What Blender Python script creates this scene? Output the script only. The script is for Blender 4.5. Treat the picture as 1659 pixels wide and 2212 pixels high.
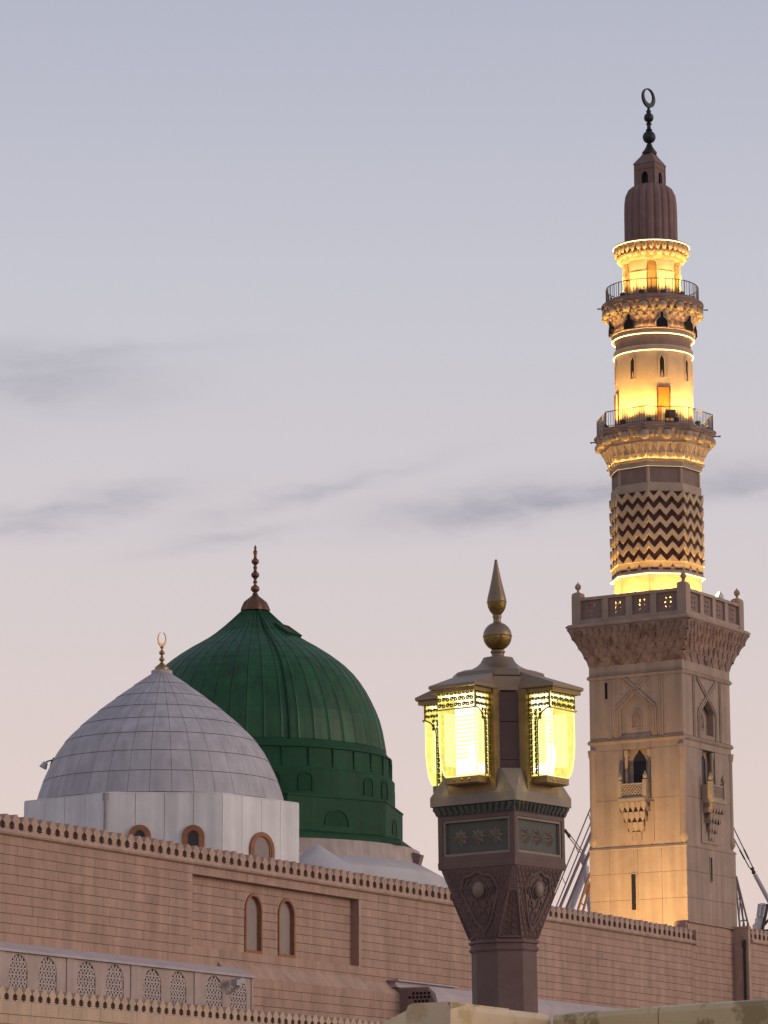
import bpy, math, random
from mathutils import Vector, Matrix
random.seed(7)
PI = math.pi
S = bpy.context.scene
for o in list(bpy.data.objects):
    bpy.data.objects.remove(o)
C = S.collection

# ------------------------------------------------------------------ camera
# the photograph is a 120 mm (equivalent) shot, tilted up 11.2 degrees; pixel units below: 1659 x 2212
FPX, CX, CY, EYE = 7668.0, 829.5, 1106.0, 1.6
PITCH, ROLL = math.atan(.1986), .004
_f = Vector((0, math.cos(PITCH), math.sin(PITCH)))
_r0 = Vector((1, 0, 0)); _u0 = Vector((0, -math.sin(PITCH), math.cos(PITCH)))
_u = _u0 * math.cos(ROLL) + _r0 * math.sin(ROLL)
_r = _r0 * math.cos(ROLL) - _u0 * math.sin(ROLL)
cam = bpy.data.objects.new('camera', bpy.data.cameras.new('camera'))
C.objects.link(cam)
cam.matrix_world = Matrix(((_r.x, _u.x, -_f.x, 0), (_r.y, _u.y, -_f.y, 0), (_r.z, _u.z, -_f.z, EYE), (0, 0, 0, 1)))
cam.data.sensor_fit = 'VERTICAL'; cam.data.sensor_height = 36; cam.data.sensor_width = 27
cam.data.lens = 36 * FPX / 2212
cam.data.clip_start = .5; cam.data.clip_end = 6000
S.camera = cam

# ------------------------------------------------------------------ sky, sun, exposure
SUN_AZ, SUN_EL = 102.0, 10.0        # compass-like azimuth (0 = +Y, clockwise), degrees
w = bpy.data.worlds.new('World'); S.world = w; w.use_nodes = True
nt = w.node_tree; nt.nodes.clear()
def N(t, **k):
    n = nt.nodes.new(t)
    for a, b in k.items():
        setattr(n, a, b)
    return n
L = lambda a, b: nt.links.new(a, b)
out = N('ShaderNodeOutputWorld'); bg = N('ShaderNodeBackground')
sky = N('ShaderNodeTexSky', sky_type='NISHITA', sun_disc=False)
sky.sun_elevation = math.radians(SUN_EL); sky.sun_rotation = math.radians(SUN_AZ)
sky.altitude = 600; sky.air_density = 1.0; sky.dust_density = 1.5; sky.ozone_density = 2.0
sk = N('ShaderNodeVectorMath', operation='SCALE'); sk.inputs['Scale'].default_value = .06
L(sky.outputs[0], sk.inputs[0])
tc = N('ShaderNodeTexCoord'); sep = N('ShaderNodeSeparateXYZ'); L(tc.outputs['Generated'], sep.inputs[0])
ramp = N('ShaderNodeValToRGB'); cr = ramp.color_ramp
stops = [(0.0, (.86, .67, .60)), (.07, (.85, .67, .605)), (.13, (.80, .665, .632)), (.19, (.71, .65, .672)),
         (.26, (.62, .615, .682)), (.34, (.495, .51, .618)), (.60, (.37, .40, .53)), (1.0, (.27, .31, .44))]
while len(cr.elements) < len(stops):
    cr.elements.new(.5)
for e, (p, c) in zip(cr.elements, stops):
    e.position = p; e.color = (*c, 1)
L(sep.outputs[2], ramp.inputs[0])
mix = N('ShaderNodeMixRGB'); mix.inputs[0].default_value = .10
L(ramp.outputs[0], mix.inputs[1]); L(sk.outputs[0], mix.inputs[2])
# thin streaky cloud, stretched sideways and tilted a little, mostly in a low belt
def streaks(scale, tilt, loc, lo, hi, seedw):
    mp = N('ShaderNodeMapping'); mp.inputs['Rotation'].default_value = (0, math.radians(tilt), 0)
    mp.inputs['Scale'].default_value = scale; mp.inputs['Location'].default_value = loc
    L(tc.outputs['Generated'], mp.inputs[0])
    nz = N('ShaderNodeTexNoise', noise_dimensions='4D'); nz.inputs['W'].default_value = seedw
    nz.inputs['Scale'].default_value = 1; nz.inputs['Detail'].default_value = 5
    nz.inputs['Roughness'].default_value = .5; nz.inputs['Distortion'].default_value = .3
    L(mp.outputs[0], nz.inputs['Vector'])
    rr = N('ShaderNodeMapRange', interpolation_type='SMOOTHERSTEP')
    rr.inputs[1].default_value = lo; rr.inputs[2].default_value = hi
    L(nz.outputs[0], rr.inputs[0]); return rr.outputs[0]
# separate wisps: (tan azimuth, tan elevation, half length, half height, tilt, strength)
def mth(op, a, b=None, c=None):
    n = N('ShaderNodeMath', operation=op)
    for i, v in enumerate((a, b, c)):
        if v is None: continue
        if isinstance(v, (int, float)): n.inputs[i].default_value = v
        else: L(v, n.inputs[i])
    return n.outputs[0]
rag = N('ShaderNodeMapping'); rag.inputs['Scale'].default_value = (34, 34, 110); rag.inputs['Rotation'].default_value = (0, .22, 0); L(tc.outputs['Generated'], rag.inputs[0])
rn = N('ShaderNodeTexNoise'); rn.inputs['Scale'].default_value = 1; rn.inputs['Detail'].default_value = 8; rn.inputs['Roughness'].default_value = .6; L(rag.outputs[0], rn.inputs['Vector'])
rs_ = N('ShaderNodeSeparateXYZ'); L(rn.outputs['Color'], rs_.inputs[0])
hyp = mth('SQRT', mth('ADD', mth('MULTIPLY', sep.outputs[0], sep.outputs[0]), mth('MULTIPLY', sep.outputs[1], sep.outputs[1])))
uu = mth('ADD', mth('DIVIDE', sep.outputs[0], mth('MAXIMUM', mth('ABSOLUTE', sep.outputs[1]), .05)), mth('MULTIPLY', mth('SUBTRACT', rs_.outputs[0], .5), .030))
vv_ = mth('ADD', mth('DIVIDE', sep.outputs[2], mth('MAXIMUM', hyp, .02)), mth('MULTIPLY', mth('SUBTRACT', rs_.outputs[1], .5), .014))
tot = None
for u0, v0, hl, hh_, ti, st_ in ((-.098, .238, .036, .0095, -.05, .62), (-.070, .246, .03, .003, .1, .3), (-.086, .199, .030, .0046, .20, .70), (-.108, .192, .020, .0030, .10, .40), (-.020, .205, .034, .0028, .26, .45), (-.046, .1905, .022, .0030, .20, .38),
                                 (.034, .2005, .034, .0060, .12, .80), (.060, .204, .028, .0030, .22, .45), (.108, .206, .030, .0045, .15, .50), (.150, .212, .05, .006, .1, .5), (-.17, .215, .05, .006, .1, .5), (.32, .22, .07, .008, .1, .5), (-.4, .24, .08, .01, .1, .5)):
    du = mth('SUBTRACT', uu, u0); dv = mth('SUBTRACT', vv_, v0); co, si = math.cos(ti), math.sin(ti)
    A_ = mth('DIVIDE', mth('ADD', mth('MULTIPLY', du, co), mth('MULTIPLY', dv, si)), hl)
    B_ = mth('DIVIDE', mth('SUBTRACT', mth('MULTIPLY', dv, co), mth('MULTIPLY', du, si)), hh_)
    gz_ = mth('MULTIPLY', mth('EXPONENT', mth('MULTIPLY', mth('ADD', mth('MULTIPLY', A_, A_), mth('MULTIPLY', B_, B_)), -1)), st_)
    tot = gz_ if tot is None else mth('ADD', tot, gz_)
dens = mth('MULTIPLY', mth('MINIMUM', tot, 1.0), mth('MULTIPLY_ADD', rs_.outputs[2], 1.9, -.25))
cl = N('ShaderNodeMixRGB'); L(dens, cl.inputs[0]); L(mix.outputs[0], cl.inputs[1]); cl.inputs[2].default_value = (.36, .355, .425, 1)
# faint broad unevenness of a high veil
c2 = streaks((3, 3, 9), 10, (5, 2, 1), .35, .75, 8.0)
m3 = N('ShaderNodeMath', operation='MULTIPLY'); L(c2, m3.inputs[0]); m3.inputs[1].default_value = .05
cl2 = N('ShaderNodeMixRGB'); L(m3.outputs[0], cl2.inputs[0]); L(cl.outputs[0], cl2.inputs[1]); cl2.inputs[2].default_value = (.78, .70, .70, 1)
L(cl2.outputs[0], bg.inputs[0]); bg.inputs[1].default_value = 1.0
L(bg.outputs[0], out.inputs[0])

def az(a):
    a = math.radians(a); return Vector((math.sin(a), math.cos(a), 0))
sun = bpy.data.objects.new('sun', bpy.data.lights.new('sun', 'SUN')); C.objects.link(sun)
sun.data.energy = 1.35; sun.data.angle = math.radians(35); sun.data.color = (1, .82, .68)
sd = az(SUN_AZ) * math.cos(math.radians(SUN_EL)) + Vector((0, 0, math.sin(math.radians(SUN_EL))))
sun.rotation_euler = sd.to_track_quat('Z', 'Y').to_euler()
sun.location = (60, -40, 60)

vs = S.view_settings
vs.view_transform = 'Standard'; vs.look = 'None'; vs.exposure = 0; vs.gamma = 1; vs.use_curve_mapping = False
S.cycles.use_denoising = True
S.cycles.max_bounces = 6; S.cycles.transparent_max_bounces = 8
S.cycles.sample_clamp_indirect = 4.0

# ------------------------------------------------------------------ pixel -> world helpers
EYEV = Vector((0, 0, EYE))
def ray(x, y):
    return _f + _r * ((x - CX) / FPX) + _u * ((CY - y) / FPX)
def at(x, y, Y):
    d = ray(x, y); return EYEV + d * (Y / d.y)
def onplane(x, y, p0, n):
    d = ray(x, y); return EYEV + d * ((p0 - EYEV).dot(n) / d.dot(n))
def zat(x, y, D):
    """height seen at pixel (x, y) at horizontal distance D"""
    d = ray(x, y); return EYE + D * d.z / math.hypot(d.x, d.y)

# ------------------------------------------------------------------ mesh helper
class MB:
    def __init__(s):
        s.v = []; s.f = []
    def add(s, vs, fs):
        b = len(s.v); s.v += [tuple(p) for p in vs]; s.f += [tuple(b + i for i in f) for f in fs]; return s
    def box(s, x0, x1, y0, y1, z0, z1):
        return s.add([(x0, y0, z0), (x1, y0, z0), (x1, y1, z0), (x0, y1, z0), (x0, y0, z1), (x1, y0, z1), (x1, y1, z1), (x0, y1, z1)],
                     [(0, 3, 2, 1), (4, 5, 6, 7), (0, 1, 5, 4), (1, 2, 6, 5), (2, 3, 7, 6), (3, 0, 4, 7)])
    def cbox(s, x0, x1, y0, y1, z0, z1, b):
        """box with its front (-y) edges chamfered"""
        v = [(x0, y1, z0), (x1, y1, z0), (x1, y1, z1), (x0, y1, z1), (x0, y0 + b, z0), (x1, y0 + b, z0), (x1, y0 + b, z1), (x0, y0 + b, z1),
             (x0 + b, y0, z0 + b), (x1 - b, y0, z0 + b), (x1 - b, y0, z1 - b), (x0 + b, y0, z1 - b)]
        f = [(3, 2, 1, 0), (8, 9, 10, 11), (4, 5, 9, 8), (5, 6, 10, 9), (6, 7, 11, 10), (7, 4, 8, 11), (0, 1, 5, 4), (1, 2, 6, 5), (2, 3, 7, 6), (3, 0, 4, 7)]
        return s.add(v, f)
    def prism(s, poly, y0, y1):
        """polygon in (x, z), counter-clockwise seen from -y; extruded y0 (front) .. y1 (back)"""
        n = len(poly)
        v = [(x, y0, z) for x, z in poly] + [(x, y1, z) for x, z in poly]
        f = [tuple(range(n)), tuple(range(2 * n - 1, n - 1, -1))]
        for i in range(n):
            j = (i + 1) % n
            f.append((j, i, n + i, n + j))
        return s.add(v, f)
    def hprism(s, poly, z0, z1):
        n = len(poly)
        v = [(x, y, z0) for x, y in poly] + [(x, y, z1) for x, y in poly]
        f = [tuple(range(n - 1, -1, -1)), tuple(range(n, 2 * n))]
        for i in range(n):
            j = (i + 1) % n
            f.append((i, j, n + j, n + i))
        return s.add(v, f)
    def ring(s, outer, inner, y0, y1, closed=True):
        """band between two outlines (same count) in (x, z), extruded"""
        n = len(outer)
        v = [(x, y0, z) for x, z in outer] + [(x, y0, z) for x, z in inner] + [(x, y1, z) for x, z in outer] + [(x, y1, z) for x, z in inner]
        f = []
        for i in range(n if closed else n - 1):
            j = (i + 1) % n
            f += [(i, j, n + j, n + i), (2 * n + j, 2 * n + i, 3 * n + i, 3 * n + j), (j, i, 2 * n + i, 2 * n + j), (n + i, n + j, 3 * n + j, 3 * n + i)]
        if not closed:
            f += [(0, n, 3 * n, 2 * n), (n - 1, 3 * n - 1, 4 * n - 1, 2 * n - 1)]
        return s.add(v, f)
    def loft(s, rings, cap0=True, cap1=True):
        n = len(rings[0]); v = [p for r in rings for p in r]; f = []
        for k in range(len(rings) - 1):
            for i in range(n):
                j = (i + 1) % n
                f.append((k * n + i, k * n + j, (k + 1) * n + j, (k + 1) * n + i))
        if cap0: f.append(tuple(range(n - 1, -1, -1)))
        if cap1: f.append(tuple(range((len(rings) - 1) * n, len(rings) * n)))
        return s.add(v, f)
    def lathe(s, prof, n, phase=0, c=(0, 0), cap0=True, cap1=True):
        """profile (r, z) from bottom to top"""
        rings = []
        for r, z in prof:
            rings.append([(c[0] + r * math.cos(phase + 2 * PI * i / n), c[1] + r * math.sin(phase + 2 * PI * i / n), z) for i in range(n)])
        return s.loft(rings, cap0, cap1)
    def square(s, prof, c=(0, 0)):
        """profile (half side, z)"""
        rings = [[(c[0] + h * a, c[1] + h * b, z) for a, b in ((-1, -1), (1, -1), (1, 1), (-1, 1))] for h, z in prof]
        return s.loft(rings)
    def tube(s, p, q, r, n=6, r2=None):
        p = Vector(p); q = Vector(q); d = (q - p)
        if d.length < 1e-6: return s
        m = d.to_track_quat('Z', 'Y').to_matrix(); r2 = r if r2 is None else r2
        a = [p + m @ Vector((r * math.cos(2 * PI * i / n), r * math.sin(2 * PI * i / n), 0)) for i in range(n)]
        b = [q + m @ Vector((r2 * math.cos(2 * PI * i / n), r2 * math.sin(2 * PI * i / n), 0)) for i in range(n)]
        return s.loft([a, b])
    def path(s, pts, r, n=5):
        for a, b in zip(pts[:-1], pts[1:]):
            s.tube(a, b, r, n)
        return s
    def ell(s, c, rx, ry, rz, nu=12, nv=7, M=None):
        rings = []
        for k in range(1, nv):
            t = -PI / 2 + PI * k / nv
            rings.append([Vector((rx * math.cos(t) * math.cos(2 * PI * i / nu), ry * math.cos(t) * math.sin(2 * PI * i / nu), rz * math.sin(t))) for i in range(nu)])
        v = [p for r_ in rings for p in r_] + [Vector((0, 0, -rz)), Vector((0, 0, rz))]
        f = []
        for k in range(nv - 2):
            for i in range(nu):
                j = (i + 1) % nu
                f.append((k * nu + i, k * nu + j, (k + 1) * nu + j, (k + 1) * nu + i))
        a, b = len(v) - 2, len(v) - 1
        for i in range(nu):
            j = (i + 1) % nu
            f += [(a, j, i), (b, (nv - 2) * nu + i, (nv - 2) * nu + j)]
        if M: v = [M @ p for p in v]
        return s.add([p + Vector(c) for p in v], f)
    def arc(s, a0, a1, r0, r1, z0, z1, n=6):
        """curved wall piece between two angles"""
        rings = []
        for i in range(n + 1):
            a = a0 + (a1 - a0) * i / n; co, si = math.cos(a), math.sin(a)
            rings.append([(r0 * co, r0 * si, z0), (r1 * co, r1 * si, z0), (r1 * co, r1 * si, z1), (r0 * co, r0 * si, z1)])
        return s.loft(rings)
    def build(s, name, mat, parent=None, smooth=None, rz=0, loc=(0, 0, 0)):
        me = bpy.data.meshes.new(name); me.from_pydata(s.v, [], s.f)
        me.materials.append(mat)
        if smooth is not None:
            me.polygons.foreach_set('use_smooth', [True] * len(me.polygons))
            me.set_sharp_from_angle(angle=math.radians(smooth))
        me.update()
        o = bpy.data.objects.new(name, me); C.objects.link(o)
        o.parent = parent; o.location = loc; o.rotation_euler.z = rz
        return o

def inst(o, rz=None, loc=None, parent=None):
    c = o.copy(); C.objects.link(c)
    if rz is not None: c.rotation_euler.z = rz
    if loc is not None: c.location = loc
    if parent is not None: c.parent = parent
    return c
def copy_tree(o, parent=None):
    c = o.copy(); C.objects.link(c); c.parent = parent
    for ch in list(o.children):
        copy_tree(ch, c)
    return c
def four(o):
    return [o] + [inst(o, o.rotation_euler.z - k * PI / 2) for k in (1, 2, 3)]
def tag(o, label=None, cat=None, group=None, kind=None):
    if label: o['label'] = label
    if cat: o['category'] = cat
    if group: o['group'] = group
    if kind: o['kind'] = kind
    return o
def empty(name, loc, rz=0):
    o = bpy.data.objects.new(name, None); C.objects.link(o); o.location = loc; o.rotation_euler.z = rz
    o.empty_display_size = .3
    return o
def resample(pts, n):
    """catmull-rom through (r, z) points, n+1 samples equal in arc length"""
    P = [pts[0]] + list(pts) + [pts[-1]]; fine = []
    for i in range(1, len(P) - 2):
        for k in range(16):
            t = k / 16; a, b, c, d = P[i - 1], P[i], P[i + 1], P[i + 2]
            fine.append(tuple(.5 * (2 * b[j] + (c[j] - a[j]) * t + (2 * a[j] - 5 * b[j] + 4 * c[j] - d[j]) * t * t + (-a[j] + 3 * b[j] - 3 * c[j] + d[j]) * t ** 3) for j in (0, 1)))
    fine.append(tuple(pts[-1]))
    acc = [0]
    for a, b in zip(fine[:-1], fine[1:]):
        acc.append(acc[-1] + math.dist(a, b))
    res = []; k = 0
    for i in range(n + 1):
        t = acc[-1] * i / n
        while k < len(acc) - 2 and acc[k + 1] < t: k += 1
        u = (t - acc[k]) / max(1e-9, acc[k + 1] - acc[k])
        res.append(tuple(fine[k][j] + (fine[k + 1][j] - fine[k][j]) * u for j in (0, 1)))
    return res

# ------------------------------------------------------------------ materials
def mat(name, col, rough=.85, var=.12, scale=1.5, metal=0, bump=0, bscale=8, island=0, streak=0, stain=None, spec=.3, zs=1.0):
    m = bpy.data.materials.new(name); m.use_nodes = True; t = m.node_tree; p = t.nodes['Principled BSDF']
    p.inputs['Roughness'].default_value = rough; p.inputs['Metallic'].default_value = metal
    p.inputs['Specular IOR Level'].default_value = spec
    def nn(k, **a):
        n = t.nodes.new(k)
        for x, y in a.items(): setattr(n, x, y)
        return n
    lk = t.links.new
    geo = nn('ShaderNodeNewGeometry')
    mp = nn('ShaderNodeMapping'); mp.inputs['Scale'].default_value = (scale, scale, scale * zs); lk(geo.outputs['Position'], mp.inputs[0])
    nz = nn('ShaderNodeTexNoise'); nz.inputs['Scale'].default_value = 1; nz.inputs['Detail'].default_value = 6; nz.inputs['Roughness'].default_value = .62
    lk(mp.outputs[0], nz.inputs['Vector'])
    hsv = nn('ShaderNodeHueSaturation'); hsv.inputs['Color'].default_value = (*col, 1)
    mr = nn('ShaderNodeMapRange'); mr.inputs[1].default_value = .3; mr.inputs[2].default_value = .7
    mr.inputs[3].default_value = 1 - var; mr.inputs[4].default_value = 1 + var; lk(nz.outputs[0], mr.inputs[0])
    val = mr.outputs[0]
    if island:
        oi = nn('ShaderNodeObjectInfo'); ad = nn('ShaderNodeMath', operation='ADD'); lk(oi.outputs['Random'], ad.inputs[0]); lk(geo.outputs['Random Per Island'], ad.inputs[1])
        fr = nn('ShaderNodeMath', operation='FRACT'); lk(ad.outputs[0], fr.inputs[0])
        m1 = nn('ShaderNodeMapRange'); m1.inputs[3].default_value = 1 - island; m1.inputs[4].default_value = 1 + island; lk(fr.outputs[0], m1.inputs[0])
        mu = nn('ShaderNodeMath', operation='MULTIPLY'); lk(val, mu.inputs[0]); lk(m1.outputs[0], mu.inputs[1]); val = mu.outputs[0]
    if streak:
        m4 = nn('ShaderNodeMapping'); m4.inputs['Scale'].default_value = (1.6, 1.6, .10); lk(geo.outputs['Position'], m4.inputs[0])
        n4 = nn('ShaderNodeTexNoise'); n4.inputs['Scale'].default_value = 1.2; n4.inputs['Detail'].default_value = 5; lk(m4.outputs[0], n4.inputs['Vector'])
        r4 = nn('ShaderNodeMapRange'); r4.inputs[1].default_value = .35; r4.inputs[2].default_value = .65; r4.inputs[3].default_value = 1 - streak; r4.inputs[4].default_value = 1 + streak * .5
        lk(n4.outputs[0], r4.inputs[0])
        mu = nn('ShaderNodeMath', operation='MULTIPLY'); lk(val, mu.inputs[0]); lk(r4.outputs[0], mu.inputs[1]); val = mu.outputs[0]
    lk(val, hsv.inputs['Value']); colout = hsv.outputs[0]
    if stain:
        n5 = nn('ShaderNodeTexNoise'); n5.inputs['Scale'].default_value = stain[1]; n5.inputs['Detail'].default_value = 8; n5.inputs['Roughness'].default_value = .7
        lk(geo.outputs['Position'], n5.inputs['Vector'])
        r5 = nn('ShaderNodeMapRange', interpolation_type='SMOOTHSTEP'); r5.inputs[1].default_value = stain[2]; r5.inputs[2].default_value = stain[3]; r5.inputs[4].default_value = stain[4]
        lk(n5.outputs[0], r5.inputs[0])
        mx = nn('ShaderNodeMixRGB'); lk(r5.outputs[0], mx.inputs[0]); lk(colout, mx.inputs[1]); mx.inputs[2].default_value = (*stain[0], 1); colout = mx.outputs[0]
    lk(colout, p.inputs['Base Color'])
    if bump:
        n6 = nn('ShaderNodeTexNoise'); n6.inputs['Scale'].default_value = bscale; n6.inputs['Detail'].default_value = 6; lk(geo.outputs['Position'], n6.inputs['Vector'])
        b = nn('ShaderNodeBump'); b.inputs['Strength'].default_value = bump; b.inputs['Distance'].default_value = .1 if bscale < 20 else .01
        lk(n6.outputs[0], b.inputs['Height']); lk(b.outputs[0], p.inputs['Normal'])
    return m
def glow(name, col, strength, mixt=0, tint=(1, 1, 1)):
    m = bpy.data.materials.new(name); m.use_nodes = True; t = m.node_tree; t.nodes.clear()
    o = t.nodes.new('ShaderNodeOutputMaterial'); e = t.nodes.new('ShaderNodeEmission')
    e.inputs[0].default_value = (*col, 1); e.inputs[1].default_value = strength
    if mixt:
        tr = t.nodes.new('ShaderNodeBsdfTransparent'); tr.inputs[0].default_value = (*tint, 1)
        mx = t.nodes.new('ShaderNodeMixShader'); mx.inputs[0].default_value = 1 - mixt
        t.links.new(tr.outputs[0], mx.inputs[1]); t.links.new(e.outputs[0], mx.inputs[2]); t.links.new(mx.outputs[0], o.inputs[0])
    else:
        t.links.new(e.outputs[0], o.inputs[0])
    return m

M = {}
M['ground'] = mat('plaza_marble', (.34, .32, .30), .5, .10, .6)
M['wall'] = mat('wall_stone', (.378, .241, .180), .9, .10, .9, bump=.25, bscale=9, island=.055, streak=.14, stain=((.30, .18, .135), .22, .50, .72, .6))
M['slotshade'] = mat('painted_slot_shade', (.050, .028, .022), .95, .3, 4)  # near-black brown paints the shade inside the merlon slots
M['joint'] = mat('wall_mortar', (.33, .21, .157), .95, .1, 3)
M['lower'] = mat('lantern_tinted_wall_stone', (.48, .335, .23), .9, .10, .9, bump=.25, bscale=9, island=.05, streak=.08)  # yellower than the main wall: plaza lantern light put into the colour
M['merlon'] = mat('merlon_stone', (.40, .262, .195), .9, .14, 1.6, bump=.3, bscale=7, streak=.12)
M['plaster'] = mat('grey_plaster', (.41, .31, .275), .9, .10, .8, streak=.10)
M['lattice'] = mat('pale_lattice', (.52, .42, .375), .9, .10, 2)
M['ledge'] = mat('ledge_plaster', (.41, .335, .325), .9, .10, .8)
M['terracotta'] = mat('terracotta_frame', (.27, .12, .062), .8, .2, 2.5)
M['blind'] = mat('blind_window_board', (.27, .21, .18), .7, .08, 1)
M['dark'] = mat('dark_opening', (.012, .010, .012), .9, .1, 2)
M['glassdark'] = mat('dark_glazing', (.03, .025, .03), .25, .1, 2)
M['tower'] = mat('tower_stone', (.345, .245, .19), .9, .12, .7, bump=.25, bscale=5, island=.035, streak=.14, stain=((.22, .135, .10), .35, .52, .75, .5))
M['carved'] = mat('carved_stone', (.28, .18, .14), .9, .22, 2.0, bump=.5, bscale=6, stain=((.12, .062, .045), 1.1, .45, .68, .8))
M['upper'] = mat('upper_stone', (.37, .275, .20), .9, .10, 1.2, bump=.25, bscale=6, island=.02, streak=.06)
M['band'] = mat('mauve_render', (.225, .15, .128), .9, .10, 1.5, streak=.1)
M['flute'] = mat('fluted_render', (.20, .122, .11), .9, .12, 1.5, streak=.18)
M['zig'] = mat('chevron_brown', (.085, .037, .029), .85, .25, 3)
M['iron'] = mat('dark_iron', (.06, .05, .045), .55, .2, 4, metal=.3)
M['bronze'] = mat('blackened_bronze', (.028, .03, .03), .45, .3, 3, metal=.5, bump=.3, bscale=9)
M['ochre'] = mat('ochre_leaf', (.15, .095, .045), .8, .15, 3)
M['wood'] = mat('orange_wood_door', (.34, .115, .018), .6, .2, 4, zs=.2)
M['white'] = mat('dome_panel', (.40, .37, .38), .75, .08, .5, island=.04, streak=.13, stain=((.34, .31, .31), .6, .50, .72, .6))
M['whiteseam'] = mat('dome_seam', (.30, .28, .29), .9, .1, 2)
M['drum'] = mat('drum_panel', (.64, .605, .59), .8, .08, .6, island=.03, streak=.12, stain=((.50, .45, .42), .8, .55, .75, .4))
M['green'] = mat('green_dome_panel', (.0105, .066, .021), .5, .25, .5, island=.07, streak=.28, spec=.35, stain=((.028, .075, .034), .5, .50, .75, .5))
M['greenseam'] = mat('green_dome_seam', (.007, .040, .014), .7, .1, 2)
M['greendrum'] = mat('green_drum_render', (.005, .050, .0175), .7, .16, .9, streak=.14, bump=.2, bscale=4)
M['greendeep'] = mat('green_niche', (.0045, .044, .015), .8, .1, 2)
M['plinth'] = mat('plinth_stone', (.40, .32, .285), .9, .12, .8, streak=.15)
M['pale'] = mat('pale_roof_screed', (.46, .42, .41), .85, .08, .6)
M['copper'] = mat('aged_copper', (.17, .085, .05), .45, .3, 3, metal=.7)
M['brass'] = mat('brass', (.33, .20, .085), .35, .25, 4, metal=.85)
M['gold'] = mat('gilt_metal', (.27, .175, .05), .42, .5, 45, metal=.8, bump=.3, bscale=60)
M['tan'] = mat('bronze_paint', (.25, .175, .115), .42, .12, 6, metal=.55)
M['filigree'] = mat('filigree_gold', (.42, .28, .07), .35, .3, 40, metal=.75)
M['tanedge'] = mat('bronze_frame', (.27, .17, .065), .45, .25, 12, metal=.35)
M['post'] = mat('post_stone', (.145, .088, .076), .75, .16, 6, bump=.25, bscale=45)
M['postcap'] = mat('post_collar_stone', (.26, .205, .155), .75, .12, 6, bump=.2, bscale=45)
M['boss'] = mat('polished_boss', (.20, .135, .105), .45, .15, 20)
M['postgrey'] = mat('grey_green_panel', (.088, .084, .068), .6, .14, 7, bump=.15, bscale=50)
M['postdark'] = mat('post_brown_panel', (.095, .055, .05), .7, .12, 6)
M['marble'] = mat('lamp_tinted_marble', (.58, .44, .235), .4, .10, 4, stain=((.22, .155, .06), 8.0, .50, .60, .8), bump=.1, bscale=60)  # warm lamplight is put into this yellow; the veins are the marble's
M['marblelight'] = mat('lamp_tinted_cream_marble', (.62, .47, .30), .4, .07, 4, stain=((.46, .30, .12), 7, .52, .64, .7))  # cream marble with lamplight warmth put into its colour
M['crane'] = mat('crane_steel', (.22, .15, .15), .6, .2, 1)
M['cranepale'] = mat('pale_crane_paint', (.40, .35, .36), .6, .15, 1)
M['craneorange'] = mat('orange_crane_paint', (.55, .22, .06), .6, .15, 1)
M['lampgrey'] = mat('grey_lamp_metal', (.45, .42, .42), .5, .1, 3)
M['led'] = glow('led_strip', (1, .66, .25), 6.5)
M['addedglow'] = glow('added_glow_strip', (1, .60, .16), 85.0)  # added glow for unseen strips that brighten the stalactites
M['leddim'] = glow('dim_led_strip', (1, .74, .45), 1.2)
M['floodlens'] = glow('flood_lens', (1, .72, .30), 12)
M['glass'] = glow('lantern_glass', (1.0, .90, .20), 1.25, .50, (1, 1, .80))
M['glassedge'] = glow('lantern_glass_edge', (1, 1, .42), 1.15)
M['bulb'] = glow('lantern_bulb', (1, .93, .66), 9)
M['reflector'] = glow('lantern_reflector', (1, .96, .74), 5.0)
M['reflectorside'] = glow('lantern_side_reflector', (1, .95, .50), 1.9)
M['louvre'] = glow('lantern_louvre', (1, .86, .50), 2.1)

def etched(m):
    t = m.node_tree; mx = [n for n in t.nodes if n.type == 'MIX_SHADER'][0]; em = [n for n in t.nodes if n.type == 'EMISSION'][0]
    ge = t.nodes.new('ShaderNodeNewGeometry'); vo = t.nodes.new('ShaderNodeTexVoronoi'); vo.inputs['Scale'].default_value = 42; t.links.new(ge.outputs['Position'], vo.inputs['Vector'])
    mr = t.nodes.new('ShaderNodeMapRange'); mr.inputs[1].default_value = .1; mr.inputs[2].default_value = .6; mr.inputs[3].default_value = .40; mr.inputs[4].default_value = .66
    t.links.new(vo.outputs['Distance'], mr.inputs[0]); t.links.new(mr.outputs[0], mx.inputs[0])
    nz = t.nodes.new('ShaderNodeTexNoise'); nz.inputs['Scale'].default_value = 30; nz.inputs['Detail'].default_value = 5; t.links.new(ge.outputs['Position'], nz.inputs['Vector'])
    m2_ = t.nodes.new('ShaderNodeMapRange'); m2_.inputs[1].default_value = .3; m2_.inputs[2].default_value = .7; m2_.inputs[3].default_value = .95; m2_.inputs[4].default_value = 1.3
    t.links.new(nz.outputs[0], m2_.inputs[0]); t.links.new(m2_.outputs[0], em.inputs[1])
etched(M['glass'])

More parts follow.
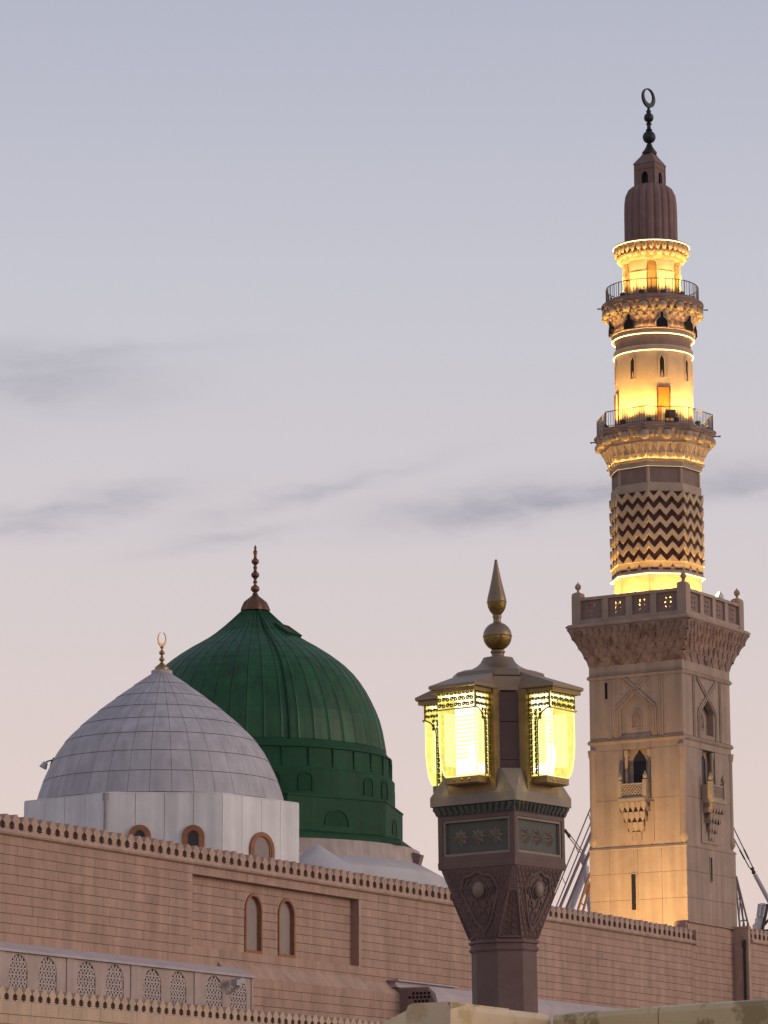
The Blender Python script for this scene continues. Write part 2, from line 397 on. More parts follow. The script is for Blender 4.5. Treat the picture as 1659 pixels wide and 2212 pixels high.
def flood(name, loc, aim, energy, label, group=None, col=(1, .57, .125), size=.25, spot=None, blend=.6, s=1.0, cat='floodlight'):
    """small floodlight: bracket, housing, glowing lens and its own lamp"""
    r = empty(name, loc); tag(r, label, cat, group)
    d = Vector(aim).normalized(); q = d.to_track_quat('-Y', 'Z').to_euler()
    b = MB(); b.box(-.16 * s, .16 * s, -.05 * s, .05 * s, 0, .03 * s); b.box(-.17 * s, -.15 * s, -.03 * s, .03 * s, .03 * s, .26 * s); b.box(.15 * s, .17 * s, -.03 * s, .03 * s, .03 * s, .26 * s)
    b.build('bracket', M['iron'], r, rz=math.atan2(d.x, -d.y))
    h = MB(); h.loft([[(x * a * s, y * s, z * a * s) for x, z in ((-.14, -.11), (.14, -.11), (.14, .11), (-.14, .11))] for y, a in ((-.08, 1), (.03, .95), (.13, .6))])
    ho = h.build('housing', M['iron'], r, loc=(0, 0, .24 * s)); ho.rotation_euler = q
    le = MB(); le.box(-.12 * s, .12 * s, -.088 * s, -.082 * s, -.09 * s, .09 * s)
    lo = le.build('lens', M['floodlens'], r, loc=(0, 0, .24 * s)); lo.rotation_euler = q
    ld = bpy.data.lights.new('flood_lamp', 'SPOT' if spot else 'POINT'); ld.energy = energy; ld.color = col; ld.shadow_soft_size = size
    if spot:
        ld.spot_size = math.radians(spot); ld.spot_blend = blend
    l = bpy.data.objects.new('flood_lamp', ld); C.objects.link(l); l.parent = r
    l.location = Vector((0, 0, .24 * s)) + d * .22 * s
    l.rotation_euler = d.to_track_quat('-Z', 'Y').to_euler()
    return r

# ------------------------------------------------------------------ ground
g = MB(); g.box(-3000, 3000, -200, 5000, -.5, 0)
tag(g.build('ground', M['ground']), kind='structure')

# ------------------------------------------------------------------ the long wall
AW = 28.5
DW, NW = az(AW), az(AW + 90)
WP = Vector((17.7087, 209.7042, 0)) + NW * 1.5        # a point of the wall plane, beside the minaret
WR = math.radians(90 - AW)
def ws(x, y, d=0):
    """pixel -> (s along the wall, z) on the wall plane moved d metres towards the plaza"""
    q = onplane(x, y, WP + NW * d, NW); return (q - WP).dot(DW), q.z
wall = empty('perimeter_wall', WP, WR)
tag(wall, 'long pinkish stone wall with a row of carved merlons, below the two domes', 'wall')

CH = .40
ZTOP = ws(500, 1838)[1]                     # underside of the cornice, refined below
Z_MT = ws(0, 1754)[1]; Z_MB = ws(0, 1789)[1]; Z_CB = ws(0, 1801)[1]
Z0 = Z_CB - 33 * CH
S_L, S_R = -82.0, ws(1497, 2011)[0]
def snap(z): return Z_CB - round((Z_CB - z) / CH) * CH

# recess with the two blind arched windows
rs0, rz1 = ws(416, 1890); rs1 = ws(775, 1950)[0]
rz1 = snap(rz1); rz0 = snap(ws(700, 2082)[1])
RD = .42
wins = []
for xa, xb, yt, yb in ((528, 566, 1929, 2067), (600, 637, 1939, 2073)):
    a, _ = ws(xa, 2010, -RD); b, _ = ws(xb, 2010, -RD)
    wins.append((a, b, snap(ws((xa + xb) / 2, yb, -RD)[1]), snap(ws((xa + xb) / 2, yt, -RD)[1])))

def courses(z0, z1, s0, s1, ch, bl, y0, holes, seed, top=None):
    """list of blocks (s0, s1, z0, z1, y) in running bond, cut round the holes (s0, s1, z0, z1)"""
    rnd = random.Random(seed); res = []; z = z1; k = 0
    while z > z0 + .01:
        h = ch if not (top and k == 0) else top
        za, zb = max(z0, z - h), z
        off = (k % 2) * bl * .5 + rnd.uniform(-.12, .12) * bl
        cuts = []; s = s0 - off
        while s < s1 + bl:
            cuts.append(s); s += bl * rnd.uniform(.9, 1.1)
        zm = (za + zb) / 2
        spans = [(s0, s1)]
        for ha, hb, hz0, hz1 in holes:
            if hz0 < zm < hz1:
                ns = []
                for a, b in spans:
                    if hb <= a or ha >= b: ns.append((a, b)); continue
                    if ha > a: ns.append((a, ha))
                    if hb < b: ns.append((hb, b))
                spans = ns
        for a, b in spans:
            e = [a] + [c for c in cuts if a + .12 < c < b - .12] + [b]
            for p, q in zip(e[:-1], e[1:]):
                res.append((p, q, za, zb, y0 + rnd.uniform(-.006, .006)))
        z -= h; k += 1
    return res

GAPV, GAPH = .003, .015
def block_mesh(mb, b):
    p, q, za, zb, y = b
    mb.cbox(p + GAPV / 2, q - GAPV / 2, y, y + .12, za + GAPH / 2, zb - GAPH / 2, .012)

def lay(parent, blocks, material, single, stuff_name='stone_courses', name='stone_block'):
    """the blocks in `single` become objects of their own, the rest one joined part"""
    cache = {}
    rest = MB()
    for i, b in enumerate(blocks):
        if i in single:
            m = MB(); p, q, za, zb, y = b
            L_ = round((q - p) / .05) * .05; key = (L_, round(zb - za, 3))
            if key not in cache:
                m.cbox(GAPV / 2 - L_ / 2, L_ / 2 - GAPV / 2, 0, .12, -(zb - za) / 2 + GAPH / 2, (zb - za) / 2 - GAPH / 2, .012)
                cache[key] = m.build(name, material, parent, loc=((p + q) / 2, y, (za + zb) / 2)); o = cache[key]
            else:
                o = inst(cache[key], loc=((p + q) / 2, y, (za + zb) / 2))
            o.scale.x = (q - p) / L_
        else:
            block_mesh(rest, b)
    if rest.v:
        tag(rest.build(stuff_name, material, parent), kind='stuff')

SEG_B0, SEG_B1 = S_R, ws(1596, 2040)[0]      # plain stretch that clads the foot of the tower
blk = courses(Z0, Z_CB, S_L, S_R, CH, .97, 0, [(rs0, rs1, rz0, rz1)], 1)
nmain = len(blk)
blk += courses(rz0, rz1, rs0, rs1, CH, .97, RD, wins, 2)
# visible and nearest: between the window gallery below and the cornice above
zlow = ws(0, 2030)[1]
cand = sorted([(b[0], i) for i, b in enumerate(blk) if b[0] > -73.6 and b[2] > zlow - .3])
lay(wall, blk, M['wall'], set(i for _, i in cand[:300]))
core = MB()
core.box(S_L, rs0, .10, 2.0, 0, Z_CB); core.box(rs1, S_R, .10, 2.0, 0, Z_CB)
core.box(rs0, rs1, .10, 2.0, 0, rz0); core.box(rs0, rs1, .10, 2.0, rz1, Z_CB); core.box(rs0, rs1, RD + .30, 2.0, rz0, rz1)
for k, (a, b) in enumerate(((rs0, wins[0][0]), (wins[0][1], wins[1][0]), (wins[1][1], rs1))):
    core.box(a + .001, b - .001, RD + .10, RD + .31, rz0, rz1)
for a, b, z0_, z1_ in wins:
    core.box(a, b, RD + .10, RD + .31, rz0, z0_); core.box(a, b, RD + .10, RD + .31, z1_, rz1)
core.build('wall_core', M['joint'], wall)
rv = MB()
rv.box(rs1 + .002, rs1 + .25, -.004, RD + .1, rz0 - .3, rz1); rv.box(rs0 - .25, rs0 - .002, .02, RD + .1, rz0, rz1)
rv.box(rs0, rs1, .004, RD + .1, rz1 + .002, rz1 + .2)
rv.build('recess_reveal', M['merlon'], wall)
# sloped sill at the foot of the recess
def arch(u0, u1, z0, z1, n=10, point=0):
    """arched outline, counter-clockwise from bottom left, semicircular (or slightly pointed) head reaching z1"""
    c = (u0 + u1) / 2; r = (u1 - u0) / 2; zs_ = z1 - r * (1 + point)
    pts = [(u0, z0), (u1, z0)]
    for i in range(n + 1):
        t = PI * i / n
        pts.append((c + r * math.cos(t), zs_ + r * math.sin(t) * (1 + point * (1 - abs(math.cos(t))))))
    return pts
for a, b, z0_, z1_ in wins:
    wo = MB(); t = .13
    o_, i_ = arch(a + .02, b - .02, z0_ + .02, z1_ - .02), arch(a + t, b - t, z0_ + t * 1.4, z1_ - t)
    wo.ring(o_, i_, RD - .05, RD + .26)
    win = wo.build('arched_window', M['terracotta'], wall)
    pb = MB(); pb.prism(arch(a + t - .02, b - t + .02, z0_ + t, z1_ - t + .02), RD + .17, RD + .22); pb.build('window_board', M['blind'], win)
    cnr = MB(); n = 10; oo = arch(a, b, z0_, z1_)[2:]
    cnr.prism([(b, z1_)] + [p for p in oo[:n // 2 + 1]][::-1], RD, RD + .2)
    cnr.prism([(a, z1_)] + [p for p in oo[n // 2:]][::-1], RD, RD + .2)
    cnr.build('spandrel', M['wall'], wall)
    sl = MB(); sl.box(a + t, b - t, RD + .02, RD + .17, z0_ + .04, z0_ + .18); sl.build('sill', M['terracotta'], win)

# cornice and merlons
cor = MB()
prof = [(-.02, Z_CB - .03), (-.16, Z_CB + .02), (-.20, Z_CB + .10), (-.16, Z_MB - .02), (-.10, Z_MB), (.9, Z_MB), (.9, Z_CB - .03)]
cor.loft([[(x, y, z) for y, z in prof] for x in (S_L, S_R)])
cor.build('cornice', M['merlon'], wall)
def merlon(parent, pitch, h, th, material):
    half = [(.485, 0), (.42, .05), (.33, .10), (.13, .15), (.28, .19), (.235, .25), (.22, .32), (.25, .40), (.33, .49), (.45, .55), (.455, .59), (.38, .68), (.27, .82), (.14, .97), (.07, 1.0)]
    poly = [(x * pitch, z * h) for x, z in half]
    full = poly + [(-x, z) for x, z in poly[::-1]]
    m = MB(); m.prism(full, -th / 2, th / 2)
    return m.build('merlon', material, parent)
PITCH_M = .675
def merlon_row(parent, s0, s1, z, pitch, h, th, y, material):
    m = merlon(parent, pitch, h, th, material); n = int((s1 - s0) / pitch)
    for i in range(n):
        p = (s0 + pitch * (i + .5), y, z)
        if i == 0: m.location = p; o = m
        else: o = inst(m, loc=p)
        o.rotation_euler = (random.uniform(-.015, .015), random.uniform(-.02, .02), random.uniform(-.03, .03)); o.scale = (random.uniform(.97, 1.0), 1, random.uniform(.95, 1.03))
    b = MB(); b.box(s0, s0 + n * pitch, y - th / 2 + .055, y + th / 2 - .04, z - .01, z + h * .53); b.build('slot_shade_backing', M['slotshade'], parent)  # backing strip, its dark colour is the painted shade of the slots
    return n
merlon_row(wall, -75.5, S_R - .05, Z_MB, PITCH_M, Z_MT - Z_MB, .34, .12, M['merlon'])
pb = MB(); pb.box(S_L, S_R, .42, .62, Z_MB, Z_MB + .16); pb.build('parapet_back', M['merlon'], wall)
en = MB(); en.box(S_R, S_R + .10, -.2, .95, Z_CB - .05, Z_MT - .05); en.build('cornice_stop', M['merlon'], wall)
rf = MB(); rf.box(S_L - 6, 45, 2.0, 70, Z_MB - 3.0, Z_MB - 2.6); rf.build('roof_slab', M['pale'], wall)
ROOF = Z_MB - 2.6
rw = MB(); rw.box(S_L - 6, 45, 2.01, 69, 0, Z_MB - 3.0); rw.build('inner_building', M['plaster'], wall)

# plain stretch beside the tower, the dark pier and the far wall
fw = empty('tower_side_wall', WP, WR); tag(fw, 'plain stone wall stretch covering the foot of the minaret, without merlons', 'wall')
zB = ws(1545, 2001, -.35)[1]
lay(fw, courses(Z0, Z0 + int((zB - Z0) / CH) * CH, SEG_B0 + .11, SEG_B1, CH, .97, .35, [], 5), M['wall'], set(), name='stone_block')
cb = MB(); cb.box(SEG_B0, SEG_B1, .45, 1.2, 0, zB); cb.build('wall_core', M['wall'], fw)
cp = MB(); cp.box(SEG_B0 + .11, SEG_B1, .30, 1.3, zB, zB + .10); cp.build('coping', M['tower'], fw)
pr = empty('corner_pier', WP, WR); tag(pr, 'slim dark pier with a drainpipe at the right end of the wall', 'pier')
p_s = SEG_B1; zP = ws(1604, 2003)[1]
pm = MB(); pm.box(p_s, p_s + .34, -.62, 1.0, 0, zP - .12); pm.build('shaft', M['merlon'], pr)
pm = MB(); pm.box(p_s - .03, p_s + .37, -.66, 1.05, zP - .12, zP); pm.build('cap', M['merlon'], pr)
pm = MB(); pm.box(p_s - .10, p_s - .002, -.45, -.30, 4, zP - .8); pm.box(p_s - .14, p_s - .002, -.48, -.27, zP - 1.3, zP - .9); pm.build('drainpipe', M['iron'], pr)
fa = empty('far_perimeter_wall', WP, WR); tag(fa, 'crenellated stone wall beyond the pier at the far right edge', 'wall')
fs0, fs1 = p_s + .34, p_s + 22; zF = ws(1640, 2040, .58)[1]
lay(fa, courses(Z0, zF, fs0, fs1, CH, .97, -.58, [], 6), M['wall'], set())
cb = MB(); cb.box(fs0, fs1, -.47, 1.2, 0, zF); cb.build('wall_core', M['joint'], fa)
cb = MB(); cb.loft([[(x, y - .58, z - Z_CB + zF) for y, z in prof] for x in (fs0, fs1)]); cb.build('cornice', M['merlon'], fa)
merlon_row(fa, fs0 + .05, fs1, zF + Z_MB - Z_CB, PITCH_M, Z_MT - Z_MB, .34, -.46, M['merlon'])

# thicker lower wall with a sloped shelf on top, in front of the long wall
LD = .55
shelf = empty('lower_wall_stage', WP, WR); tag(shelf, 'thicker lower stage of the stone wall with a smooth sloped shelf on top', 'wall')
ls0, ls1 = ws(470, 2100)[0], ws(880, 2150)[0] + 3
zsb = snap(ws(760, 2128, LD)[1]); zst = rz0 + .02
sm = MB()
def slope(mb, s0, s1, pts, y_in):
    """pts: outline (y, z) of the sloped piece"""
    mb.loft([[(x, y, z) for y, z in pts] for x in (s0, s1)])
slope(sm, ls0, rs1, [(-LD, zsb), (RD + .05, zst), (RD + .05, zsb - .3), (-LD + .12, zsb - .3)], 0)
slope(sm, rs1, ls1, [(-LD, zsb), (-.004, zsb + .55), (.05, zsb - .3), (-LD + .12, zsb - .3)], 0)
sm.build('sloped_shelf', M['merlon'], shelf)
lay(shelf, courses(Z0, zsb - .02, ls0, ls1, CH, .97, -LD, [], 8), M['wall'], set())
cb = MB(); cb.box(ls0, ls1, -LD + .10, 0, 0, zsb - .31); cb.build('wall_core', M['joint'], shelf)

# ------------------------------------------------------------------ window galleries (plastered, sloped top)
GD = 2.4
def grille(mb, u0, u1, z0, z1, y0, y1, nc, nr, t):
    """triangular lattice clipped by an arch"""
    c = (u0 + u1) / 2; r = (u1 - u0) / 2; zs_ = z1 - r
    def inside(x, z): return u0 <= x <= u1 and z >= z0 and (z <= zs_ or (x - c) ** 2 + (z - zs_) ** 2 <= r * r)
    dz = (z1 - z0) / nr; dx = (u1 - u0) / nc
    def bar(ax, az_, bx, bz):
        k = 4
        for i in range(k):
            p = (ax + (bx - ax) * i / k, az_ + (bz - az_) * i / k); q = (ax + (bx - ax) * (i + 1) / k, az_ + (bz - az_) * (i + 1) / k)
            if inside((p[0] + q[0]) / 2, (p[1] + q[1]) / 2):
                d = Vector((q[0] - p[0], q[1] - p[1])); n = Vector((-d.y, d.x)).normalized() * t / 2
                mb.prism([(p[0] + n.x, p[1] + n.y), (p[0] - n.x, p[1] - n.y), (q[0] - n.x, q[1] - n.y), (q[0] + n.x, q[1] + n.y)], y0, y1)
    for k in range(nr + 1):
        z = z0 + k * dz; bar(u0, z, u1, z)
        if k < nr:
            off = (k % 2) * .5
            for i in range(-1, nc + 1):
                x = u0 + (i + off) * dx
                bar(x, z, x + dx / 2, z + dz); bar(x + dx / 2, z + dz, x + dx, z)

def gallery(name, label, s0, s1, pairs, zt_, zf_, yface):
    """box with a sloped roof: zf_ top of the front face, zt_ where the slope meets the wall"""
    ga = empty(name, WP, WR); tag(ga, label, 'gallery')
    b = MB(); b.loft([[(x, y, z) for y, z in ((-yface + .30, 0), (-yface + .30, zf_ - .05), (-.01, zf_ - .05), (-.01, 0))] for x in (s0 + .01, s1 - .01)]); b.build('gallery_body', M['plaster'], ga)
    b = MB(); b.loft([[(x, y, z) for y, z in ((-yface - .10, zf_), (-yface - .08, zf_ + .10), (-yface + .75, zt_), (-.03, zt_ + .12), (-.03, zf_))] for x in (s0, s1)]); b.build('sloped_coping', M['ledge'], ga)
    # face slab split round the window pairs
    zb_, zt2 = 4.0, zf_ - .12
    fz = MB(); cur = s0 + .02
    for (a, b_, wl) in pairs:
        fz.box(cur, a, -yface, -yface + .30, zb_, zf_)
        fz.box(a, b_, -yface, -yface + .30, wl[0][3] + .14, zf_)
        cur = b_
    fz.box(cur, s1 - .02, -yface, -yface + .30, zb_, zf_)
    fz.build('face', M['plaster'], ga)
    for a, b_, wl in pairs:
        yy = -yface + .05
        pm_ = MB(); e = [a] + [v for w_ in wl for v in (w_[0], w_[1])] + [b_]
        for k in range(0, len(e), 2):
            pm_.box(e[k], e[k + 1], yy, yy + .2, zb_, wl[0][3] + .14)
        for w_ in wl:
            pm_.box(w_[0], w_[1], yy, yy + .2, w_[3], wl[0][3] + .14); pm_.box(w_[0], w_[1], yy, yy + .2, zb_, w_[2])
            oo = arch(*w_)[2:]; n = 10
            pm_.prism([(w_[1], w_[3])] + oo[:n // 2 + 1][::-1], yy, yy + .2); pm_.prism([(w_[0], w_[3])] + oo[n // 2:][::-1], yy, yy + .2)
        pm_.build('sunk_panel', M['plaster'], ga)
        for w_ in wl:
            fr = MB(); fr.ring(arch(*w_), arch(w_[0] + .05, w_[1] - .05, w_[2] + .05, w_[3] - .05), yy + .10, yy + .26)
            wo = fr.build('arched_window', M['plaster'], ga)
            gr = MB(); grille(gr, w_[0] + .04, w_[1] - .04, w_[2] + .04, w_[3] - .04, yy + .02, yy + .08, 5, 8, .058)
            gr.build('lattice', M['lattice'], wo)
            pa = MB(); pa.prism(arch(w_[0] + .04, w_[1] - .04, w_[2] + .04, w_[3] - .04), yy + .21, yy + .24); pa.build('pane', M['dark'], wo)
    return ga
gz_f = ws(0, 2053, GD)[1]; gz_t = ws(0, 2034, GD - .8)[1]
def gp(x, y): return ws(x, y, GD - .09)
pairs = []
for (xa, xb, wx) in (( -130, -34, ((-110, -72), (-48, -38))), (7, 141, ((18, 58), (82, 121))), (156, 280, ((166, 205), (228, 266))), (300, 417, ((309, 347), (366, 401))), (434, 540, ((443, 479), (496, 531)))):
    if xb < 0: continue
    a, b = gp(xa, 2080)[0], gp(xb, 2090)[0]
    zt2 = gp(38, 2061)[1]; zb2 = zt2 - 2.15
    pairs.append((a, b, [(gp(p, 2080)[0], gp(q, 2080)[0], zb2, zt2) for p, q in wx]))
gs1 = ws(548, 2120, GD)[0]
gallery('window_gallery', 'low grey plastered gallery with paired arched lattice windows, at the lower left', -80, gs1, pairs, gz_t, gz_f, GD)
# the same kind of gallery further along, whose end has shade put into its colour and carries a small vent
g2s = ws(843, 2131)[0]
g2zf = ws(1240, 2189, GD)[1]; g2zt = ws(1240, 2176, GD - .8)[1]
G2D = 2.6
ga2 = empty('end_gallery', WP, WR); tag(ga2, 'grey gallery block with shade-toned end wall, left of the lamp post foot', 'gallery')
zt_e = ws(935, 2133, 1.9)[1]
b = MB(); b.loft([[(x, y, z) for y, z in ((-G2D, 0), (-G2D, zt_e - .75), (-G2D + .12, zt_e - .35), (-G2D + .5, zt_e), (-.02, zt_e), (-.02, 0))] for x in (g2s, g2s + 60)]); b.build('gallery_body', M['ledge'], ga2)
b = MB(); b.loft([[(x, y, z) for y, z in ((-G2D + .1, 0), (-G2D + .1, zt_e - .8), (-G2D + .55, zt_e - .06), (-.06, zt_e - .06), (-.06, 0))] for x in (g2s - .05, g2s)]); b.build('shade_toned_end', M['band'], ga2)  # darker skin on the end face, its shade put into the colour
b = MB(); b.box(g2s - .30, g2s + 6, -.55, -.02, zt_e, zt_e + .10); b.box(g2s - .20, g2s + 6, -.40, -.02, zt_e + .10, zt_e + .30); b.box(g2s - .35, g2s + 6, -.62, -.02, zt_e + .30, zt_e + .38); b.build('pale_cornice', M['ledge'], ga2)
for k in range(3):
    for i in range(6 - (k == 0) - 2 * (k == 2)):
        v = MB(); v.box(0, .03, -.07, .07, -.06, .06)
        v.build('vent_hole', M['dark'], ga2, loc=(g2s - .06, -G2D + .45 + .21 * i + .1 * (k == 2), zt_e - .32 - .19 * k))

# ------------------------------------------------------------------ nearer crenellated wall at the bottom left
FD = 6.5
fr_ = empty('front_wall', WP, WR); tag(fr_, 'tan crenellated stone wall in front of the window gallery, bottom left corner', 'wall')
fz_t = ws(0, 2128, FD)[1]; fz_b = ws(0, 2160, FD)[1]
fs0 = ws(-60, 2150, FD)[0]; fs1 = ws(930, 2212, FD)[0]
fbl = courses(fz_b - 3.2, fz_b, fs0, fs1, .36, .95, -FD, [], 11, top=.50)
vis = sorted([(b[0], i) for i, b in enumerate(fbl) if b[2] > fz_b - 1.3 and b[0] > ws(-10, 2180, FD)[0]])
lay(fr_, fbl, M['lower'], set(i for _, i in vis[:90]))
cb = MB(); cb.box(fs0, fs1, -FD + .10, -FD + .6, 0, fz_b); cb.build('wall_core', M['joint'], fr_)
merlon_row(fr_, fs0, fs1, fz_b, .565, fz_t - fz_b, .30, -FD + .17, M['lower'])

# ------------------------------------------------------------------ finials
def crescent(R, r, off, n=28, gap=0):
    o_, i_ = [], []
    a0 = PI / 2 + gap; a1 = PI / 2 + 2 * PI - gap
    for k in range(n + 1 if gap else n):
        a = a0 + (a1 - a0) * k / n
        o_.append((R * math.cos(a), R * math.sin(a))); i_.append((r * math.cos(a), off + r * math.sin(a)))
    return o_, i_
def knob(mb, z, r, h, n=14):
    mb.ell((0, 0, z), r, r, h, n, 8)

# ------------------------------------------------------------------ white dome
WD_Y = 172.0
wc = at(347, 1741, WD_Y); WDD = math.hypot(wc.x, wc.y)
wd = empty('white_dome', (wc.x, wc.y, ROOF), math.atan2(wc.x, wc.y) * -1)
tag(wd, 'pale grey ribbed dome on a white octagonal drum, at the left', 'dome')
ppw = FPX / ((wc - EYEV).dot(_f))
def zw(y): return zat(345, y, WDD) - ROOF
pts = [(269, 1741), (259, 1705), (244, 1668), (224, 1629), (202, 1599), (176, 1573), (149, 1549), (114, 1521), (62, 1483), (20, 1454)]
wp = [(r / ppw, zw(y)) for r, y in pts]
ROWS, GORES = 8, 36
pf = resample(wp, ROWS * 2)
base = MB(); base.lathe([(r - .05, z - .02) for r, z in pf], 72); base.build('dome_shell', M['whiteseam'], wd, smooth=40)
for k in range(ROWS):
    a, b_, c_ = pf[2 * k], pf[2 * k + 1], pf[2 * k + 2]
    da = 2 * PI / GORES
    gap = .009
    rings = []
    for (r, z), e in ((a, 1), (b_, 0), (c_, -1)):
        g_ = min(gap / max(r, .05), da * .2)
        dz = e * .014
        rings.append([(r * math.cos(-da / 2 + g_ + (da - 2 * g_) * i / 3), r * math.sin(-da / 2 + g_ + (da - 2 * g_) * i / 3), z + dz) for i in range(4)])
    m = MB()
    for i in range(2):
        for j in range(3):
            m.add([rings[i][j], rings[i][j + 1], rings[i + 1][j + 1], rings[i + 1][j]], [(0, 1, 2, 3)])
    rim = rings[0] + [rings[1][3]] + rings[2][::-1] + [rings[1][0]]
    for p, q in zip(rim, rim[1:] + rim[:1]):
        s_ = .985
        m.add([p, (p[0] * s_, p[1] * s_, p[2] - .02), (q[0] * s_, q[1] * s_, q[2] - .02), q], [(0, 1, 2, 3)])
    o = m.build('dome_panel', M['white'], wd)
    for gi in range(1, GORES):
        inst(o, da * gi)
# drum
R8 = 316 / ppw; zdt = zw(1747); AP = R8 * math.cos(PI / 8); HW = R8 * math.sin(PI / 8)
dr = MB(); dr.lathe([(R8 - .30, 0), (R8 - .30, zdt - .06)], 8, PI / 8); dr.build('drum_core', M['whiteseam'], wd, rz=math.radians(1.5))
tp = MB(); tp.lathe([(R8 - .02, zdt - .02), (R8 - .03, zdt + .03), (269 / ppw + .02, zdt + .16)], 8, PI / 8); tp.build('drum_top', M['drum'], wd, rz=math.radians(1.5))
for k in range(8):
    rz = math.radians(1.5) + k * PI / 4
    nP = 4
    for i in range(nP):
        u0, u1 = -HW + .01 + (2 * HW - .02) * i / nP, -HW + .01 + (2 * HW - .02) * (i + 1) / nP
        if k == 0 and i == 0:
            m = MB(); m.cbox(-HW / nP + .012, HW / nP - .012, 0, .25, .0, zdt - .03, .008)
            pan = m.build('drum_panel', M['drum'], wd)
            o = pan
        else:
            o = inst(pan)
        u = (u0 + u1) / 2
        o.location = (math.cos(rz) * u - math.sin(rz) * -AP, math.sin(rz) * u + math.cos(rz) * -AP, 0); o.rotation_euler.z = rz
def drum_window(rz, u, ztop, ro, ri, pane):
    # arched window standing a little proud of the drum face
    m = MB(); n = 18
    o_ = [(u + ro, 0), (u + ro, ztop - ro)] + [(u + ro * math.cos(PI * i / n), ztop - ro + ro * math.sin(PI * i / n)) for i in range(1, n)] + [(u - ro, ztop - ro), (u - ro, 0)]
    i_ = [(u + ri, 0), (u + ri, ztop - ro)] + [(u + ri * math.cos(PI * i / n), ztop - ro + ri * math.sin(PI * i / n)) for i in range(1, n)] + [(u - ri, ztop - ro), (u - ri, 0)]
    m.ring(o_, i_, -AP - .10, -AP + .05, closed=False)
    wi = m.build('arched_window', M['terracotta'], wd, rz=rz)
    p = MB(); p.prism(i_[::-1] if False else [(i_[-1][0], 0)] + [(x, z) for x, z in i_[:-1]], -AP - .02, -AP + .02)
    p.build('pane', pane, wi)
    s_ = MB(); s_.ring([(x * 1 , z) for x, z in i_], [(u + (x - u) * .86, z - (0 if z < .01 else .02)) for x, z in i_], -AP - .07, -AP - .02, closed=False)
    s_.build('inner_trim', M['terracotta'], wi)
r1 = math.radians(1.5)
for px in (308, 417):
    drum_window(r1, (px - 358) / ppw * 1.02, zat(px, 1782, WDD - AP) - ROOF, 23.5 / ppw, 12.5 / ppw, M['glassdark'])
drum_window(r1 + PI / 4, 0, zat(570, 1797, WDD - AP * .7) - ROOF, 38 / ppw, 29 / ppw, M['blind'])
dp = MB(); dp.tube((-HW - .02, -AP - .10, 0), (-HW - .02, -AP - .10, zdt - .05), .09, 8); dp.box(-HW - .16, -HW + .10, -AP - .14, -AP + .1, zdt - .35, zdt - .02)
dp.build('drainpipe', M['whiteseam'], wd, rz=r1)
zt = wp[-1][1]; kf = 1 / ppw
fi = MB(); fi.lathe([(.50, zt - .08), (.52, zt + .06), (.50, zt + .12)], 20); fi.build('apex_collar', M['white'], wd, smooth=40)
fi = MB()
def yz(c): return zw(1344 + .3308 * c)
fi.lathe([(.33, yz(318)), (.36, yz(310)), (.34, yz(296)), (.24, yz(284)), (.12, yz(272)), (.06, yz(260)), (.05, yz(255))], 18)
for c, r in ((243, .14), (200, .145), (165, .09), (222, .07), (183, .06)):
    knob(fi, yz(c), r, r * .8)
fi.tube((0, 0, yz(262)), (0, 0, yz(140)), .04, 8)
fo = fi.build('finial', M['brass'], wd, smooth=50)
cz = MB(); o_, i_ = crescent(.30, .235, .05, 26, .35); cz.ring([(x * .8, z * 1.25) for x, z in o_], [(x * .8, z * 1.25) for x, z in i_], -.03, .03, closed=False)
cz.build('crescent', M['brass'], fo, loc=(0, 0, yz(113)), rz=.5)
# lamp clipped to the dome's left flank
lp = at(99, 1650, WD_Y + .5)
lr = empty('dome_spotlight', lp); tag(lr, 'small pale spotlight bracketed to the left flank of the white dome', 'spotlight')
b = MB(); b.tube((.42, 0, .22), (.02, 0, .10), .04, 6); b.tube((.30, 0, .19), (.22, 0, -.15), .035, 6); b.box(.34, .50, -.08, .08, .14, .30); b.build('bracket', M['iron'], lr)
b = MB(); b.lathe([(.10, .06), (.13, .0), (.19, -.22), (.20, -.26)], 14); h = b.build('housing', M['lampgrey'], lr, smooth=40); h.rotation_euler = (0, .5, 0); h.location = (-.02, 0, .03)
b = MB(); b.lathe([(.17, -.275), (.17, -.262)], 14); h = b.build('lens', M['white'], lr); h.rotation_euler = (0, .5, 0); h.location = (-.02, 0, .03)

# ------------------------------------------------------------------ green dome
GD_Y = 200.0
gc = at(550, 1640, GD_Y); GDD = math.hypot(gc.x, gc.y)
gd = empty('green_dome', (gc.x, gc.y, ROOF), math.atan2(gc.x, gc.y) * -1)
tag(gd, 'large dark green dome with seamed panels and stepped green drum, behind the grey dome', 'dome')
ppg = FPX / ((Vector((gc.x, gc.y, 28)) - EYEV).dot(_f))
def zg(c): return zat(550, 1152 + .3637 * c, GDD) - ROOF
def rg(c): return c * .3637 / ppg
gpts = [(780, 1312), (768, 1240), (747, 1140), (708, 1040), (650, 930), (580, 840), (490, 762), (398, 700), (270, 625), (172, 548), (88, 470)]
gpr = [(rg(r), zg(c)) for r, c in gpts]
ROWS, GORES = 6, 48
pf = resample(gpr, ROWS * 3)
base = MB(); base.lathe([(r - .05, z - .02) for r, z in pf], 96); base.build('dome_shell', M['greenseam'], gd, smooth=40)
da = 2 * PI / GORES
